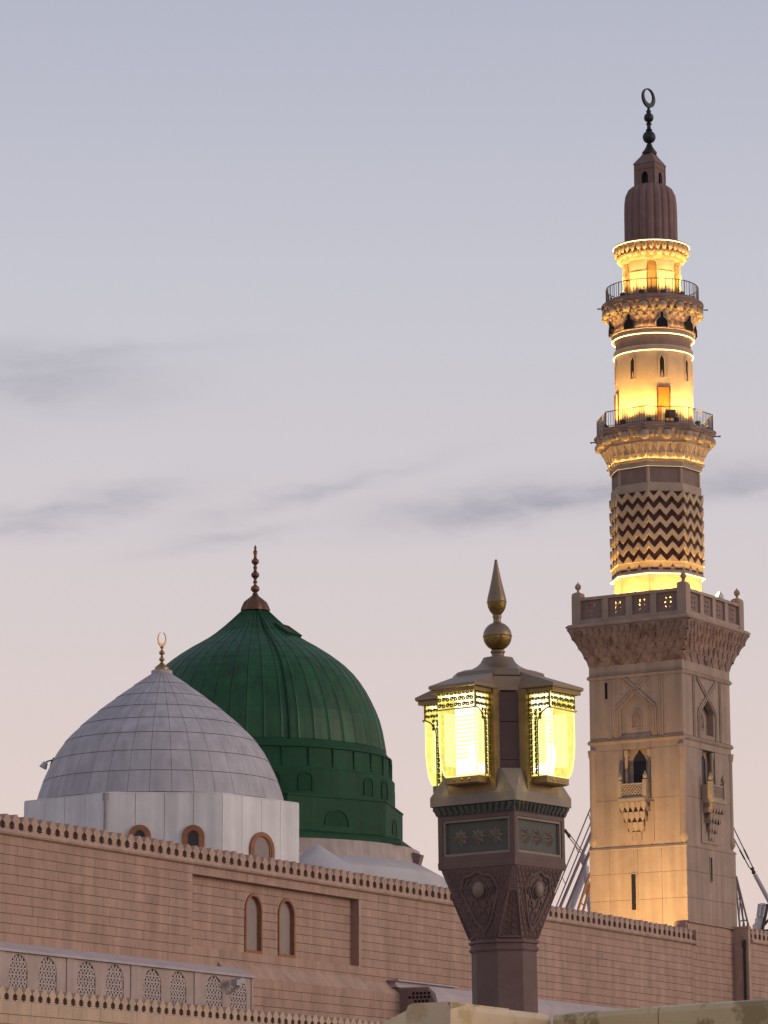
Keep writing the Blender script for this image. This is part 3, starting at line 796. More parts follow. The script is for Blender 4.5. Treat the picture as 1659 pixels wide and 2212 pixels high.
for k in range(ROWS):
    rings = []
    for t in range(4):
        r, z = pf[3 * k + t]
        g_ = min(.014 / r, da * .25); dz = .003 * (1 if t == 0 else -1 if t == 3 else 0)
        rings.append([((r + (.035 if i in (0, 4) else .0)) * math.cos(a_), (r + (.035 if i in (0, 4) else .0)) * math.sin(a_), z + dz) for i, a_ in
                      ((i, -da / 2 + g_ + (da - 2 * g_) * (0, .12, .5, .88, 1)[i]) for i in range(5))])
    m = MB()
    for i in range(3):
        for j in range(4):
            m.add([rings[i][j], rings[i][j + 1], rings[i + 1][j + 1], rings[i + 1][j]], [(0, 1, 2, 3)])
    for s_ in (0, 4):
        for i in range(3):
            p, q = rings[i][s_], rings[i + 1][s_]
            m.add([p, q, (q[0] * .985, q[1] * .985, q[2]), (p[0] * .985, p[1] * .985, p[2])], [(0, 1, 2, 3)])
    o = m.build('dome_panel', M['green'], gd)
    for gi in range(1, GORES):
        inst(o, da * gi)
# prominent seam down the front and the little hatch near the top
sm = MB(); a_ = -PI / 2 + math.radians(15)
sm.path([((r + .05) * math.cos(a_), (r + .05) * math.sin(a_), z) for r, z in pf], .07, 6); sm.build('seam_rib', M['greenseam'], gd)
hr, hz = pf[14]; hx = MB()
hh = at(624, 1366, GD_Y - 2)
hx.box(-.50, .50, -.05, .25, -.35, .35); ho = hx.build('hatch', M['zig'], gd)
ha = -PI / 2 + math.radians(58)
i0 = min(range(len(pf)), key=lambda i: abs(pf[i][1] - zg(600)))
ho.location = ((pf[i0][0] + .0) * math.cos(ha), (pf[i0][0] + .0) * math.sin(ha), pf[i0][1] + .02); ho.rotation_euler = (math.radians(-55), 0, ha + PI / 2)
hx = MB(); hx.ring([(-.75, -.55), (.75, -.55), (.75, .55), (-.75, .55)], [(-.5, -.36), (.5, -.36), (.5, .36), (-.5, .36)], -.09, .12)
h2 = hx.build('hatch_frame', M['greendrum'], gd); h2.location = ho.location; h2.rotation_euler = ho.rotation_euler
# flare and tiers
def tier(name, prof_, n, ph=0, m='greendrum', sm_=30):
    b = MB(); b.lathe(prof_, n, ph); return b.build(name, M[m], gd, smooth=sm_)
z1t, z1b, z2b, z3b = zg(1356), zg(1490), zg(1645), zg(1850)
R1, R2, R3, R4 = rg(812), rg(832), rg(905), rg(1000)
tier('flared_rim', [(R1 - .02, z1t), (rg(792), zg(1335)), (rg(779), zg(1312))], 96)
tier('upper_drum', [(R1, z1b), (R1 + .06, z1b + .02), (R1, z1b + .16), (R1 - .04, z1t - .12), (R1 + .04, z1t - .08), (R1 + .04, z1t)], 64)
tier('middle_drum', [(R2, z2b), (R2, z1b - .04), (R2 - .05, z1b + .02)], 64)
PH3 = math.radians(-90 + 57 - 45)
tier('lower_drum', [(R3, z3b), (R3, z2b - .10), (R3 + .05, z2b - .08), (R3 + .05, z2b), (R2 + .05, z2b + .03)], 8, PH3, sm_=None)
tier('drum_skirt', [(R4 + .05, zg(1905)), (R4 + .05, zg(1885)), (R4 - .05, zg(1870)), (R3 + .02, z3b + .03)], 8, PH3, sm_=None)
b = MB(); b.tube((0, -R1 - .01, z1b + .15), (0, -R1 - .01, z1t - .12), .05, 6); po = b.build('pilaster_strip', M['greendrum'], gd)
for i in range(1, 32): inst(po, 2 * PI * i / 32)
AP3 = R3 * math.cos(PI / 8)
def niche_frame(mb, hw, z0, z1, y, t, d):
    mb.ring(arch(-hw - t, hw + t, z0, z1 + t)[1:] + [(-hw - t, z0)], arch(-hw, hw, z0, z1)[1:] + [(-hw, z0)], y - d, y + .05, closed=False)
for i in range(8):
    # paired arched blind windows of the middle drum
    for s_ in (-1, 1):
        rz = 2 * PI * i / 8 + s_ * .115 + math.radians(14)
        if i == 0 and s_ == -1:
            m = MB(); niche_frame(m, .36, z2b + .25, z1b - .25, -R2, .08, .05); w0 = m.build('arched_window', M['greendrum'], gd)
            p = MB(); p.prism(arch(-.34, .34, z2b + .25, z1b - .28), -R2 - .015, -R2 + .04); wp0 = p.build('pane', M['greendeep'], w0)
            w0.rotation_euler.z = rz
        else:
            c_ = copy_tree(w0, gd); c_.rotation_euler.z = rz
    rz = PH3 + PI / 8 + i * PI / 4 + PI / 2
    if i == 0:
        m = MB(); niche_frame(m, .75, z3b + .35, z2b - .75, -AP3, .10, .05); n0 = m.build('arched_niche', M['greendrum'], gd, rz=rz)
        p = MB(); p.prism(arch(-.73, .73, z3b + .35, z2b - .78), -AP3 - .015, -AP3 + .04); p.build('niche_back', M['greendeep'], n0)
    else:
        c_ = copy_tree(n0, gd); c_.rotation_euler.z = rz
# stone plinth, screed cone and the small pale peak beside it
zp0, zp1 = zg(1905) - .01, zg(2010)
tier('stone_plinth', [(R4 - .02, zp1), (R4 - .15, zp1 + .5), (R4 - .2, zp0)], 48, 0, 'plinth')
tier('screed_cone', [(R4 + 5.0, 0), (R4 + 4.2, 0.3), (R4 + 1.2, zp1 - .5), (R4 + .1, zp1 + .1)], 48, 0, 'pale')
m = MB(); m.box(-.28, .28, -.2, .3, -.32, .32); o = m.build('drain_spout', M['band'], gd); a_ = -PI / 2 + math.radians(70); o.location = ((R4 + .1) * math.cos(a_), (R4 + .1) * math.sin(a_), zp1 + .35); o.rotation_euler = (.3, 0, a_ + PI / 2)
pk = at(686, 1826, 178)
pkr = MB(); pz = pk.z - ROOF; pkr.lathe([(3.2, 0), (2.9, pz - 1.9), (1.5, pz - .95), (.5, pz - .25), (.12, pz)], 20)
tag(pkr.build('small_roof_dome', M['pale'], None, smooth=40, loc=(pk.x, pk.y, ROOF)), 'pale low roof cone peeking up between the white drum and the green dome', 'roof dome')
# finial of the green dome
fi = MB(); fp = []
for r, c in ((86, 462), (84, 452), (78, 435), (66, 410), (40, 388), (20, 372), (12, 355)):
    fp.append((rg(r), zg(c)))
rings = [[(r * (1 + .06 * math.cos(9 * 2 * PI * i / 72)) * math.cos(2 * PI * i / 72), r * (1 + .06 * math.cos(9 * 2 * PI * i / 72)) * math.sin(2 * PI * i / 72), z) for i in range(72)] for r, z in fp]
fi.loft(rings); fo = fi.build('finial_base', M['copper'], gd, smooth=40)
fi = MB()
for c, r in ((330, 27), (248, 25), (168, 23)):
    knob(fi, zg(c), rg(r), rg(r) * .85)
for c, r in ((358, 16), (290, 15), (205, 14), (312, 12), (268, 12), (225, 12), (188, 11), (148, 11)):
    knob(fi, zg(c), rg(r), rg(r) * .5)
fi.tube((0, 0, zg(375)), (0, 0, zg(118)), rg(9), 10); fi.lathe([(rg(11), zg(125)), (rg(13), zg(108)), (rg(5), zg(96)), (rg(9), zg(88)), (rg(2), zg(70))], 10)
fi.build('finial', M['copper'], gd, smooth=50)

# ------------------------------------------------------------------ the minaret
AM = 31.9
MA = at(1434, 1950, 214.0); MDD = math.hypot(MA.x, MA.y)
mn = empty('minaret', (MA.x, MA.y, 0), math.radians(90 - AM))
tag(mn, 'tall floodlit stone minaret with three balconies and a dark crescent finial', 'minaret')
LOS = math.radians(-152.5)                       # local direction towards the viewer's side
KC = .005653                                      # metres per crop pixel of the upper tower
def zm(y, back=0.0): return zat(1420, y, MDD - back)
ya = lambda c: 164.6 + .19843 * c
yb = lambda c: 576.0 + .19843 * c
yc = lambda c: 987.5 + .19843 * c
yd = lambda c: 1217.9 + .2646 * c
ye = lambda c: 1590.9 + .2808 * c
def mpart(b, name, m, sm_=None, rz=0, parent=None):
    return b.build(name, M[m], parent or mn, smooth=sm_, rz=rz)
OCT = LOS + math.radians(-10)                     # an octagon corner
CA = math.cos(PI / 8)

# --- square shaft, panelled in large slabs
HS, HL = 3.16, 3.26
KN = 1.349                                        # near corner sits this many half-sides nearer
def zcor(y, h=HS): return zat(1475, y, MDD - KN * h)
z_low = zcor(ye(822)); z_mid = zcor(1587); z_up = zcor(1446); z_top = zcor(1421)
def zfl(y, u=0): return zat(1360, y, MDD - HS * .887)      # on the left face
def zfr(y): return zat(1530, y, MDD - HS * .46)            # on the right face
core = MB(); core.square([(HS - .46, 0), (HS - .46, z_top)]); mpart(core, 'shaft_core', 'tower')
TH = .45
def slab(k, h, u0, u1, z0, z1, th=TH, name='stone_panel', m='tower', gap=.014):
    b = MB(); b.cbox(u0 + gap / 2, u1 - gap / 2, -h, -h + th, z0 + gap / 2, z1 - gap / 2, .008); return mpart(b, name, m, rz=-k * PI / 2)
# lower block (k = 0 right face, 1 left face, 2 and 3 the far ones)
zj = [0, 6, 12, zfr(ye(1265)), (zfr(ye(1265)) + z_low) / 2, z_low]
for k in range(4):
    for i in range(len(zj) - 1):
        if i < 2:
            slab(k, HL, -HL, HL - (TH if False else 0), zj[i], zj[i + 1]); continue
        if k == 0: cuts = [-HL, -1.4, .02, 1.35, HL]
        elif k == 1: cuts = [-HL, -1.9, -.26, .0, 1.6, HL]
        else: cuts = [-HL, 0, HL]
        for a, b_ in zip(cuts[:-1], cuts[1:]):
            slab(k, HL, a, b_, zj[i], zj[i + 1])
lb = MB(); lb.square([(HL + .02, z_low - .16), (HL + .05, z_low - .10), (HL - .04, z_low + .03)]); mpart(lb, 'offset_course', 'tower')
def slit(k, h, u, hw, z0, z1):
    b = MB(); b.box(u - hw, u + hw, -h - .015, -h + .1, z0, z1); s_ = mpart(b, 'slit_window', 'dark', rz=-k * PI / 2)
    b = MB(); b.ring([(u - hw - .06, z0 - .06), (u + hw + .06, z0 - .06), (u + hw + .06, z1 + .06), (u - hw - .06, z1 + .06)], [(u - hw, z0), (u + hw, z0), (u + hw, z1), (u - hw, z1)], -h - .05, -h + .02)
    mpart(b, 'slit_surround', 'tower', rz=-k * PI / 2)
slit(0, HL, -.10, .11, zfr(ye(1120)), zfr(ye(935)))
slit(1, HL, -.28, .15, zfl(ye(1335)), zfl(ye(1058)))
# section with the small balconies
NB0, NB1 = z_low + .02, z_mid - .22
zn0, zn1 = zfl(ye(480)), zfl(ye(95))
NW_ = .95
for k in range(4):
    cuts = [-HS, -NW_, NW_, HS]
    zmid2 = (NB0 + zn0) / 2
    for z0_, z1_ in ((NB0, zn0), (zn0, zn1), (zn1, NB1)):
        for i in range(3):
            if i == 1 and z0_ == zn0: continue
            slab(k, HS, cuts[i], cuts[i + 1], z0_, z1_)
    # deep niche with an ogee doorway
    b = MB(); b.box(-NW_, NW_, -HS + TH - .05, -HS + TH + .3, zn0, zn1); nb = mpart(b, 'niche_back', 'tower', rz=-k * PI / 2)
    zt_ = zfl(ye(150)); ztip = zfl(ye(100))
    og = [(-.42, zn0), (.42, zn0), (.42, zt_ - .25), (.36, zt_ - .05), (.16, zt_ + .18), (.05, zt_ + .36), (0, ztip), (-.05, zt_ + .36), (-.16, zt_ + .18), (-.36, zt_ - .05), (-.42, zt_ - .25)]
    b = MB(); b.prism(og, -HS + TH - .08, -HS + TH - .02); mpart(b, 'doorway', 'glassdark', rz=-k * PI / 2)
    for s_ in (-1, 1):
        b = MB(); b.lathe([(.13, zn0), (.11, zn0 + .15), (.11, zn1 - .45), (.15, zn1 - .38), (.17, zn1 - .05)], 12, 0, (s_ * (NW_ - .17), -HS + .16)); mpart(b, 'niche_column', 'upper', 40, -k * PI / 2)
    # little projecting balcony
    PJ = .70; BW = .84
    b = MB(); b.box(-BW - .06, BW + .06, -HS - PJ - .06, -HS + .1, zn0 - .22, zn0 - .02); bal = mpart(b, 'balcony', 'upper', rz=-k * PI / 2)
    zr = zn0 + .82
    for s_ in (-1, 1):
        b = MB(); b.box(s_ * BW - .13, s_ * BW + .13, -HS - PJ, -HS - PJ + .26, zn0 - .02, zn0 + 1.05)
        b.ell((s_ * BW, -HS - PJ + .13, zn0 + 1.26), .15, .15, .19, 10, 7); b.lathe([(.10, zn0 + 1.40), (.02, zn0 + 1.58)], 8, 0, (s_ * BW, -HS - PJ + .13))
        b.build('balcony_post', M['upper'], bal, smooth=40)
    b = MB(); b.box(-BW + .13, BW - .13, -HS - PJ + .06, -HS - PJ + .16, zr - .05, zr + .05); b.box(-BW + .13, BW - .13, -HS - PJ + .06, -HS - PJ + .16, zn0 - .02, zn0 + .10)
    x = -BW + .13
    while x < BW - .25:
        for i in range(3):
            zz = zn0 + .10 + i * .22
            b.tube((x, -HS - PJ + .11, zz), (x + .2, -HS - PJ + .11, zz + .22), .035, 5); b.tube((x + .2, -HS - PJ + .11, zz), (x, -HS - PJ + .11, zz + .22), .035, 5)
        x += .2
    for s_ in (-1, 1):
        b.box(s_ * (BW - .05), s_ * (BW + .05), -HS - PJ + .26, -HS, zn0 - .02, zr + .05)
    b.build('balcony_railing', M['upper'], bal)
    # stalactite bracket below it
    zb0 = zfl(ye(815)); hb = zn0 - .22 - zb0
    b = MB(); b.box(-1.12, 1.12, -HS - .07, -HS, zb0 - .02, zn0 - .20); mpart(b, 'bracket_panel', 'tower', rz=-k * PI / 2)
    b = MB()
    rows = [(.90, .70, 0), (.74, .50, .25), (.54, .32, .50), (.32, .16, .74)]
    for (hw, pj, t0), nxt in zip(rows, rows[1:] + [(.1, .05, .95)]):
        zt1 = zn0 - .22 - hb * t0; zt0 = zn0 - .22 - hb * nxt[2]
        b.box(-hw, hw, -HS - pj * .8, -HS, (zt0 + zt1) / 2, zt1)
        n = max(2, round(hw * 2 / .33)); cw = 2 * hw / n
        for i in range(n):
            u = -hw + cw * (i + .5)
            b.add([(u - cw * .46, -HS - pj, zt1 - .02), (u + cw * .46, -HS - pj, zt1 - .02), (u + cw * .46, -HS - pj * .9, (zt0 + zt1) / 2), (u, -HS - pj * .8, zt0 - .05), (u - cw * .46, -HS - pj * .9, (zt0 + zt1) / 2), (u, -HS - pj * .35, (zt0 + zt1) / 2)],
                  [(0, 1, 2, 3, 4), (4, 3, 5), (3, 2, 5)])
        for s_ in (-1, 1):
            b.add([(s_ * hw, -HS - pj, zt1 - .02), (s_ * hw, -HS, zt1 - .02), (s_ * hw, -HS, zt0), (s_ * hw * .95, -HS - pj * .8, zt0)], [(0, 1, 2, 3)])
    mpart(b, 'stalactite_bracket', 'tower', rz=-k * PI / 2)
# engaged corner columns
for k in range(4):
    zc0, zc1 = zcor(ye(770)), zcor(1606)
    b = MB(); b.lathe([(.10, zc0 - .4), (.30, zc0 - .05), (.32, zc0), (.29, zc0 + .22), (.25, zc0 + .36), (.23, zc0 + .4), (.23, zc1 - .5), (.28, zc1 - .4), (.32, zc1 - .05), (.32, zc1)], 14, 0, (-HS + .13, -HS + .13))
    mpart(b, 'corner_column', 'tower', 40, -k * PI / 2)
def moulding(z, h, d, name='moulding'):
    b = MB(); b.square([(HS, z - h), (HS + d * .6, z - h * .8), (HS + d, z - h * .45), (HS + d * .4, z - h * .2), (HS + d * .7, z - .02), (HS + .01, z)]); mpart(b, name, 'tower')
moulding(z_mid + .06, .30, .14); moulding(z_up + .08, .28, .13)
# section with the pointed blind arches and interlaced bands
zq0, zq1 = z_mid + .06, z_up - .20
for k in range(4):
    deep = k in (0, 2)
    aw = .85 if deep else 1.0
    z_s = (zfr(yd(1215)) if deep else zfl(yd(1180))); z_a = (zfr(yd(1120)) if deep else zfl(yd(1060))); z_b = (zfr(yd(1400)) if deep else zfl(yd(1395)))
    dep = .42 if deep else .10
    for u0, u1, a, b_ in ((-HS, -aw, zq0, zq1), (aw, HS, zq0, zq1), (-aw, aw, zq0, z_b), (-aw, aw, z_a, zq1)):
        if b_ - a > .05: slab(k, HS, u0, u1, a, b_)
    b = MB(); b.prism([(aw, z_a), (0, z_a), (aw, z_s)], -HS, -HS + .3); b.prism([(-aw, z_a), (-aw, z_s), (0, z_a)], -HS, -HS + .3); mpart(b, 'spandrel', 'tower', rz=-k * PI / 2)
    b = MB(); b.box(-aw, aw, -HS + dep, -HS + .8, z_b, z_a); mpart(b, 'niche_back', 'tower', rz=-k * PI / 2)
    wz0, wz1 = z_b + .45, z_s - .05
    b = MB(); wo = [(-.30, wz0), (.30, wz0), (.30, wz1 - .45), (.18, wz1 - .15), (0, wz1), (-.18, wz1 - .15), (-.30, wz1 - .45)]
    b.ring([(x * 1.25, wz0 - .08 if z == wz0 else z + .06) for x, z in wo], wo, -HS + dep - .05, -HS + dep + .02); pw = mpart(b, 'pointed_window', 'tower', rz=-k * PI / 2)
    b = MB(); b.prism(wo, -HS + dep - .02, -HS + dep + .01); b.build('pane', M['carved'], pw)
    # framing bands: rectangle and the crossing strips
    b = MB(); fw_ = 1.75; t = .10
    def strip(p, q, w_=.15, d=.09):
        v = Vector((q[0] - p[0], q[1] - p[1])); n = Vector((-v.y, v.x)).normalized() * w_
        for off, dd in ((.75, d), (-.75, d), (0, d * .55)):
            o2 = n * off * .8; hn = n * .28
            b.prism([(p[0] + o2.x + hn.x, p[1] + o2.y + hn.y), (p[0] + o2.x - hn.x, p[1] + o2.y - hn.y), (q[0] + o2.x - hn.x, q[1] + o2.y - hn.y), (q[0] + o2.x + hn.x, q[1] + o2.y + hn.y)][::1], -HS - dd, -HS + .02)
    sl_ = (z_a - z_s) / aw * 1.0
    for s_ in (-1, 1):
        strip((s_ * fw_, zq0 + .02), (s_ * fw_, zq1 - .02), .13, .07)
        x0, zz0 = s_ * (aw + .30), z_s - .02
        ex = zq1 - .02; xe = x0 - s_ * (ex - zz0) / max(.6, sl_)
        xe2 = max(-fw_ + .1, min(fw_ - .1, xe)); ze2 = zz0 + abs(xe2 - x0) * max(.6, sl_)
        strip((x0, zz0), (xe2, min(ex, ze2)))
        strip((x0, zz0), (x0, zq0 + .02), .13, .07)
    mpart(b, 'interlaced_bands', 'tower', rz=-k * PI / 2)
b = MB(); b.square([(HS, z_up + .07), (HS, z_top + .05)]); mpart(b, 'frieze', 'tower')
slit(1, HS, -1.95, .12, zfl(yd(1085)), zfl(yd(950)))

# --- stalactite cornice and square balcony
HC, HP = 4.15, 3.89
z_ct = zcor(yd(415), HC); z_pt = zcor(yd(186), HP)
DECK1 = z_ct + .12
def muq(b, tanhalf, tiers, droop=.35):
    """tiers of hanging cells on one face; (apothem out, apothem in, z_top, z_bot, cells)"""
    for ao, ai, zt_, zb_, n in tiers:
        ho, hi = ao * tanhalf, ai * tanhalf; zmi = zt_ - (zt_ - zb_) * .42
        b.add([(-hi, -ai, zb_), (hi, -ai, zb_), (ho * .985, -ao + .12, zt_), (-ho * .985, -ao + .12, zt_)], [(0, 1, 2, 3)])
        b.box(-ho, ho, -ao, -ao + .25, zt_ - (zt_ - zb_) * .14, zt_)
        for i in range(n):
            c = (i + .5) / n * 2 - 1; d = .92 / n
            uo0, uo1, uc = (c - d) * ho, (c + d) * ho, c * ho
            um0, um1 = (c - d * .9) * (ho + hi) / 2, (c + d * .9) * (ho + hi) / 2
            zt2 = zt_ - (zt_ - zb_) * .13
            yo, ym, yi = -ao + .03, -(ao * .55 + ai * .45), -ai - .02
            V = [(uo0, yo, zt2), (uc, yo - .05, zt2), (uo1, yo, zt2), (um1, ym, zmi), (c * hi, yi, zb_ - (zt_ - zb_) * .12), (um0, ym, zmi), (um0, yi + .05, zmi), (um1, yi + .05, zmi)]
            b.add(V, [(0, 5, 4, 1), (1, 4, 3, 2), (5, 6, 4), (4, 7, 3), (0, 6, 5), (2, 3, 7)])
hcr = z_ct - z_top
tiers = []
aps = [HS + .02, HS + .22, HS + .47, HS + .76, HC - .02]
zz = [z_top - .05, z_top + hcr * .22, z_top + hcr * .46, z_top + hcr * .70, z_top + hcr * .93]
for i, n in zip(range(4), (7, 11, 15, 19)):
    tiers.append((aps[i + 1], aps[i], zz[i + 1], zz[i], n))
b = MB(); muq(b, 1.0, tiers); four(mpart(b, 'stalactite_cornice', 'carved'))
b = MB(); b.square([(HS - .2, z_top), (HC - .9, z_ct - .1)]); mpart(b, 'cornice_core', 'carved')
b = MB(); b.square([(HC - .10, zz[4]), (HC - .02, zz[4] + .04), (HC + .03, z_ct - .06), (HC + .03, z_ct), (HC - .12, DECK1)]); mpart(b, 'cornice_slab', 'tower')
# parapet: corner posts with knobs, rails, sunk perforated panels
ph_ = z_pt - DECK1
for k in range(4):
    b = MB(); px, py = HP - .30, -HP + .30
    b.box(px - .30, px + .30, py - .30, py + .30, DECK1 - .02, z_pt + .12); b.loft([[(px + a * h, py + c * h, z) for a, c in ((-1, -1), (1, -1), (1, 1), (-1, 1))] for h, z in ((.30, z_pt + .12), (.27, z_pt + .30), (.10, z_pt + .40))])
    b.lathe([(.08, z_pt + .40), (.07, z_pt + .52), (.17, z_pt + .63), (.20, z_pt + .74), (.14, z_pt + .87), (.04, z_pt + .96), (.01, z_pt + 1.06)], 12, 0, (px, py)); mpart(b, 'parapet_post', 'tower', 40, -k * PI / 2)
    b = MB(); b.box(-HP + .6, HP - .6, -HP + .04, -HP + .42, z_pt - .18, z_pt); b.box(-HP + .6, HP - .6, -HP + .04, -HP + .42, DECK1 - .02, DECK1 + .28); mpart(b, 'parapet_rail', 'tower', rz=-k * PI / 2)
    wP = (2 * HP - 1.2) / 4
    for i in range(1, 4):
        u = -HP + .6 + wP * i
        b = MB(); b.box(u - .21, u + .21, -HP + .07, -HP + .40, DECK1 + .28, z_pt - .18); mpart(b, 'parapet_pier', 'tower', rz=-k * PI / 2)
    # perforated panel, real round holes
    for i in range(4):
        u0 = -HP + .6 + wP * i + (.21 if i else 0); u1 = -HP + .6 + wP * (i + 1) - (.21 if i < 3 else 0)
        z0_, z1_ = DECK1 + .28, z_pt - .18; uc = (u0 + u1) / 2; zc = (z0_ + z1_) / 2
        cw, ch = .30, (z1_ - z0_) / 4.2
        xs = [u0, uc - cw, uc, uc + cw, u1]; zs_ = [z0_, zc - 1.5 * ch, zc - .5 * ch, zc + .5 * ch, zc + 1.5 * ch, z1_]
        b = MB(); y0_, y1_ = -HP + .20, -HP + .28
        for a in range(4):
            for c in range(5):
                xa, xb_, za, zb_ = xs[a], xs[a + 1], zs_[c], zs_[c + 1]
                if a in (1, 2) and c in (1, 2, 3):
                    cx_, cz_ = (xa + xb_) / 2 + (.035 if a == 2 else -.035) * (1 if c == 2 else 0), (za + zb_) / 2
                    sq = []; ci = []
                    for t in range(12):
                        an = 2 * PI * t / 12 + PI / 12; co, si = math.cos(an), math.sin(an); mx = max(abs(co), abs(si))
                        sq.append(((xa + xb_) / 2 + co / mx * (xb_ - xa) / 2, (za + zb_) / 2 + si / mx * (zb_ - za) / 2)); ci.append((cx_ + co * .062, cz_ + si * .075))
                    b.ring(sq, ci, y0_, y1_)
                else:
                    b.box(xa, xb_, y0_, y1_, za, zb_)
        mpart(b, 'perforated_panel', 'band', rz=-k * PI / 2)

# --- octagonal stage with the chevrons
RO = 2.80
APO = RO * CA
def zo(c, r=APO): return zm(yc(c), r)
def octa(prof_, name, m, sm_=None):
    b = MB(); b.lathe(prof_, 8, OCT); return mpart(b, name, m, sm_)
z_led = zo(1262, 2.7)
octa([(2.72, DECK1 - .2), (2.72, z_led)], 'octagon_plinth', 'upper')
octa([(2.72, z_led - .02), (2.90, z_led), (2.92, z_led + .10), (2.86, z_led + .14)], 'octagon_rim', 'upper')
z_zb, z_zt = zo(1135), zo(368)
octa([(2.84, z_led + .10), (2.84, z_zb)], 'octagon_band', 'upper')
octa([(2.80, z_zb), (2.74, z_zt)], 'chevron_ground', 'zig')
HWF = (APO + .13) * math.tan(PI / 8)
per = 2 * HWF / 3; amp = .42; pit = (z_zt - z_zb - .0) / 5.45
FR = OCT + PI / 8 + PI / 2
def zigband(z, hgt, name):
    top = []; n = 6
    for i in range(n + 1):
        u = -HWF + 2 * HWF * i / n
        top.append((u, z + (amp if i % 2 == 0 else 0)))
    b = MB()
    for (ua, za), (ub, zb_) in zip(top[:-1], top[1:]):
        b.prism([(ua, za - hgt), (ub, zb_ - hgt), (ub, zb_), (ua, za)], -APO - .13, -APO + .02)
    o = mpart(b, name, 'upper', rz=FR)
    for k in range(1, 8): inst(o, FR + k * PI / 4)
for i in range(5):
    zigband(z_zb + pit * (i + 1) + .02, pit * .46, 'chevron_band')
# top triangles' upper band and lower toothed course
b = MB()
for i in range(3):
    u = -HWF + per * i
    b.prism([(u, z_zb), (u + per, z_zb), (u + per, z_zb + amp), (u + per / 2, z_zb + .02), (u, z_zb + amp)], -APO - .13, -APO + .02)
o = mpart(b, 'toothed_course', 'upper', rz=FR)
for k in range(1, 8): inst(o, FR + k * PI / 4)
for i in range(4):
    b = MB(); u = -HWF + per * (i - .0)
    if i < 3:
        u += per / 2 if False else 0
    b.prism([(u - .14, z_zb - .33), (u + .14, z_zb - .33), (u, z_zb - .15)], -2.84 * CA - .012, -2.84 * CA + .02)
    if i in (1, 2):
        o = mpart(b, 'triangle_inlay', 'zig', rz=FR)
        for k in range(1, 8): inst(o, FR + k * PI / 4)
for i in range(3):
    b = MB(); u = -HWF + per * (i + .5); b.box(u - .24, u + .24, -2.84 * CA - .010, -2.84 * CA + .02, z_led + .24, z_led + .36)
    o = mpart(b, 'bar_inlay', 'zig', rz=FR)
    for k in range(1, 8): inst(o, FR + k * PI / 4)
zb1, zb2, zb3, zb4 = zo(368), zo(268), zo(98, 2.6), zo(30, 2.7)
octa([(2.80, zb1), (2.82, zb1 + .02), (2.82, zb2 - .03), (2.70, zb2)], 'upper_band', 'upper')
octa([(2.66, zb2), (2.66, zb3)], 'frieze_band', 'band')
octa([(2.66, zb3), (2.88, zb3 + .02), (2.88, zb4 - .06), (3.06, zb4), (3.06, zb4 + .09), (3.03, zb4 + .09), (3.03, zb4 + .015), (2.8, zb4 + .015)], 'necking_band', 'upper')  # raised outer lip shaped to hide the added glow strip
for c in range(8):                                   # thin pilaster at each octagon edge of the frieze
    a_ = OCT + c * PI / 4
    b = MB(); b.tube((2.66 * math.cos(a_), 2.66 * math.sin(a_), zb2), (2.66 * math.cos(a_), 2.66 * math.sin(a_), zb3), .10, 8); mpart(b, 'edge_pilaster', 'upper')
# --- octagonal balcony on stalactites
R2B = 3.80
z_d2 = zm(yb(1470) + 36, 0) - 1.0
z_s2b = z_d2 - .42
A2 = R2B * CA
b = MB()
tt = [zb4, zb4 + (z_s2b - zb4) * .30, zb4 + (z_s2b - zb4) * .62, z_s2b]
ra = [2.90 * CA, 3.10 * CA, 3.40 * CA, 3.66 * CA]
t8 = math.tan(PI / 8)
muq(b, t8, [(ra[1], ra[0], tt[1], tt[0], 4), (ra[2], ra[1], tt[2], tt[1], 5)])
b.add([(-ra[2] * t8, -ra[2] + .02, tt[2]), (ra[2] * t8, -ra[2] + .02, tt[2]), (ra[3] * t8, -ra[3] + .02, tt[3]), (-ra[3] * t8, -ra[3] + .02, tt[3])], [(0, 1, 2, 3)])
o = mpart(b, 'stalactite_tier', 'upper', rz=FR)
for k in range(1, 8): inst(o, FR + k * PI / 4)
octa([(2.7, zb4 - .1), (3.2, tt[2]), (3.4, z_s2b)], 'stalactite_core', 'upper')
# scallop shells under the slab: one big in the middle, pairs of small ones
big = MB(); big.ell((0, 0, 0), .31, .26, .31, 12, 7); small = MB(); small.ell((0, 0, 0), .13, .16, .17, 10, 6)
def shells(placer, n, bm, sm2, per_):
    pass
bo = so = None
for k in range(8):
    rz = FR + k * PI / 4; zc = (tt[2] + z_s2b) / 2 + .05; ap = (ra[2] + ra[3]) / 2 + .08
    for u, bigf in ((0, 1), (-.62, 0), (.62, 0), (-.92, 0), (.92, 0)):
        loc = (math.cos(rz) * u + math.sin(rz) * ap, math.sin(rz) * u - math.cos(rz) * ap, zc - (0 if bigf else .0))
        if bigf:
            if bo is None: bo = mpart(big, 'scallop', 'upper', 60); bo.location = loc; bo.rotation_euler.z = rz
            else: inst(bo, rz, loc)
        else:
            if so is None: so = mpart(small, 'scallop', 'upper', 60); so.location = loc; so.rotation_euler.z = rz
            else: inst(so, rz, loc)
    a_ = OCT + k * PI / 4; rr = (ra[2] + ra[3]) / 2 / CA + .0
    inst(bo, a_ + PI / 2, (rr * math.cos(a_), rr * math.sin(a_), zc - .04))
octa([(R2B - .12, z_s2b), (R2B - .02, z_s2b + .08), (R2B - .02, z_s2b + .20), (R2B + .03, z_s2b + .22), (R2B + .03, z_s2b + .34), (R2B - .08, z_d2)], 'balcony_slab', 'band')

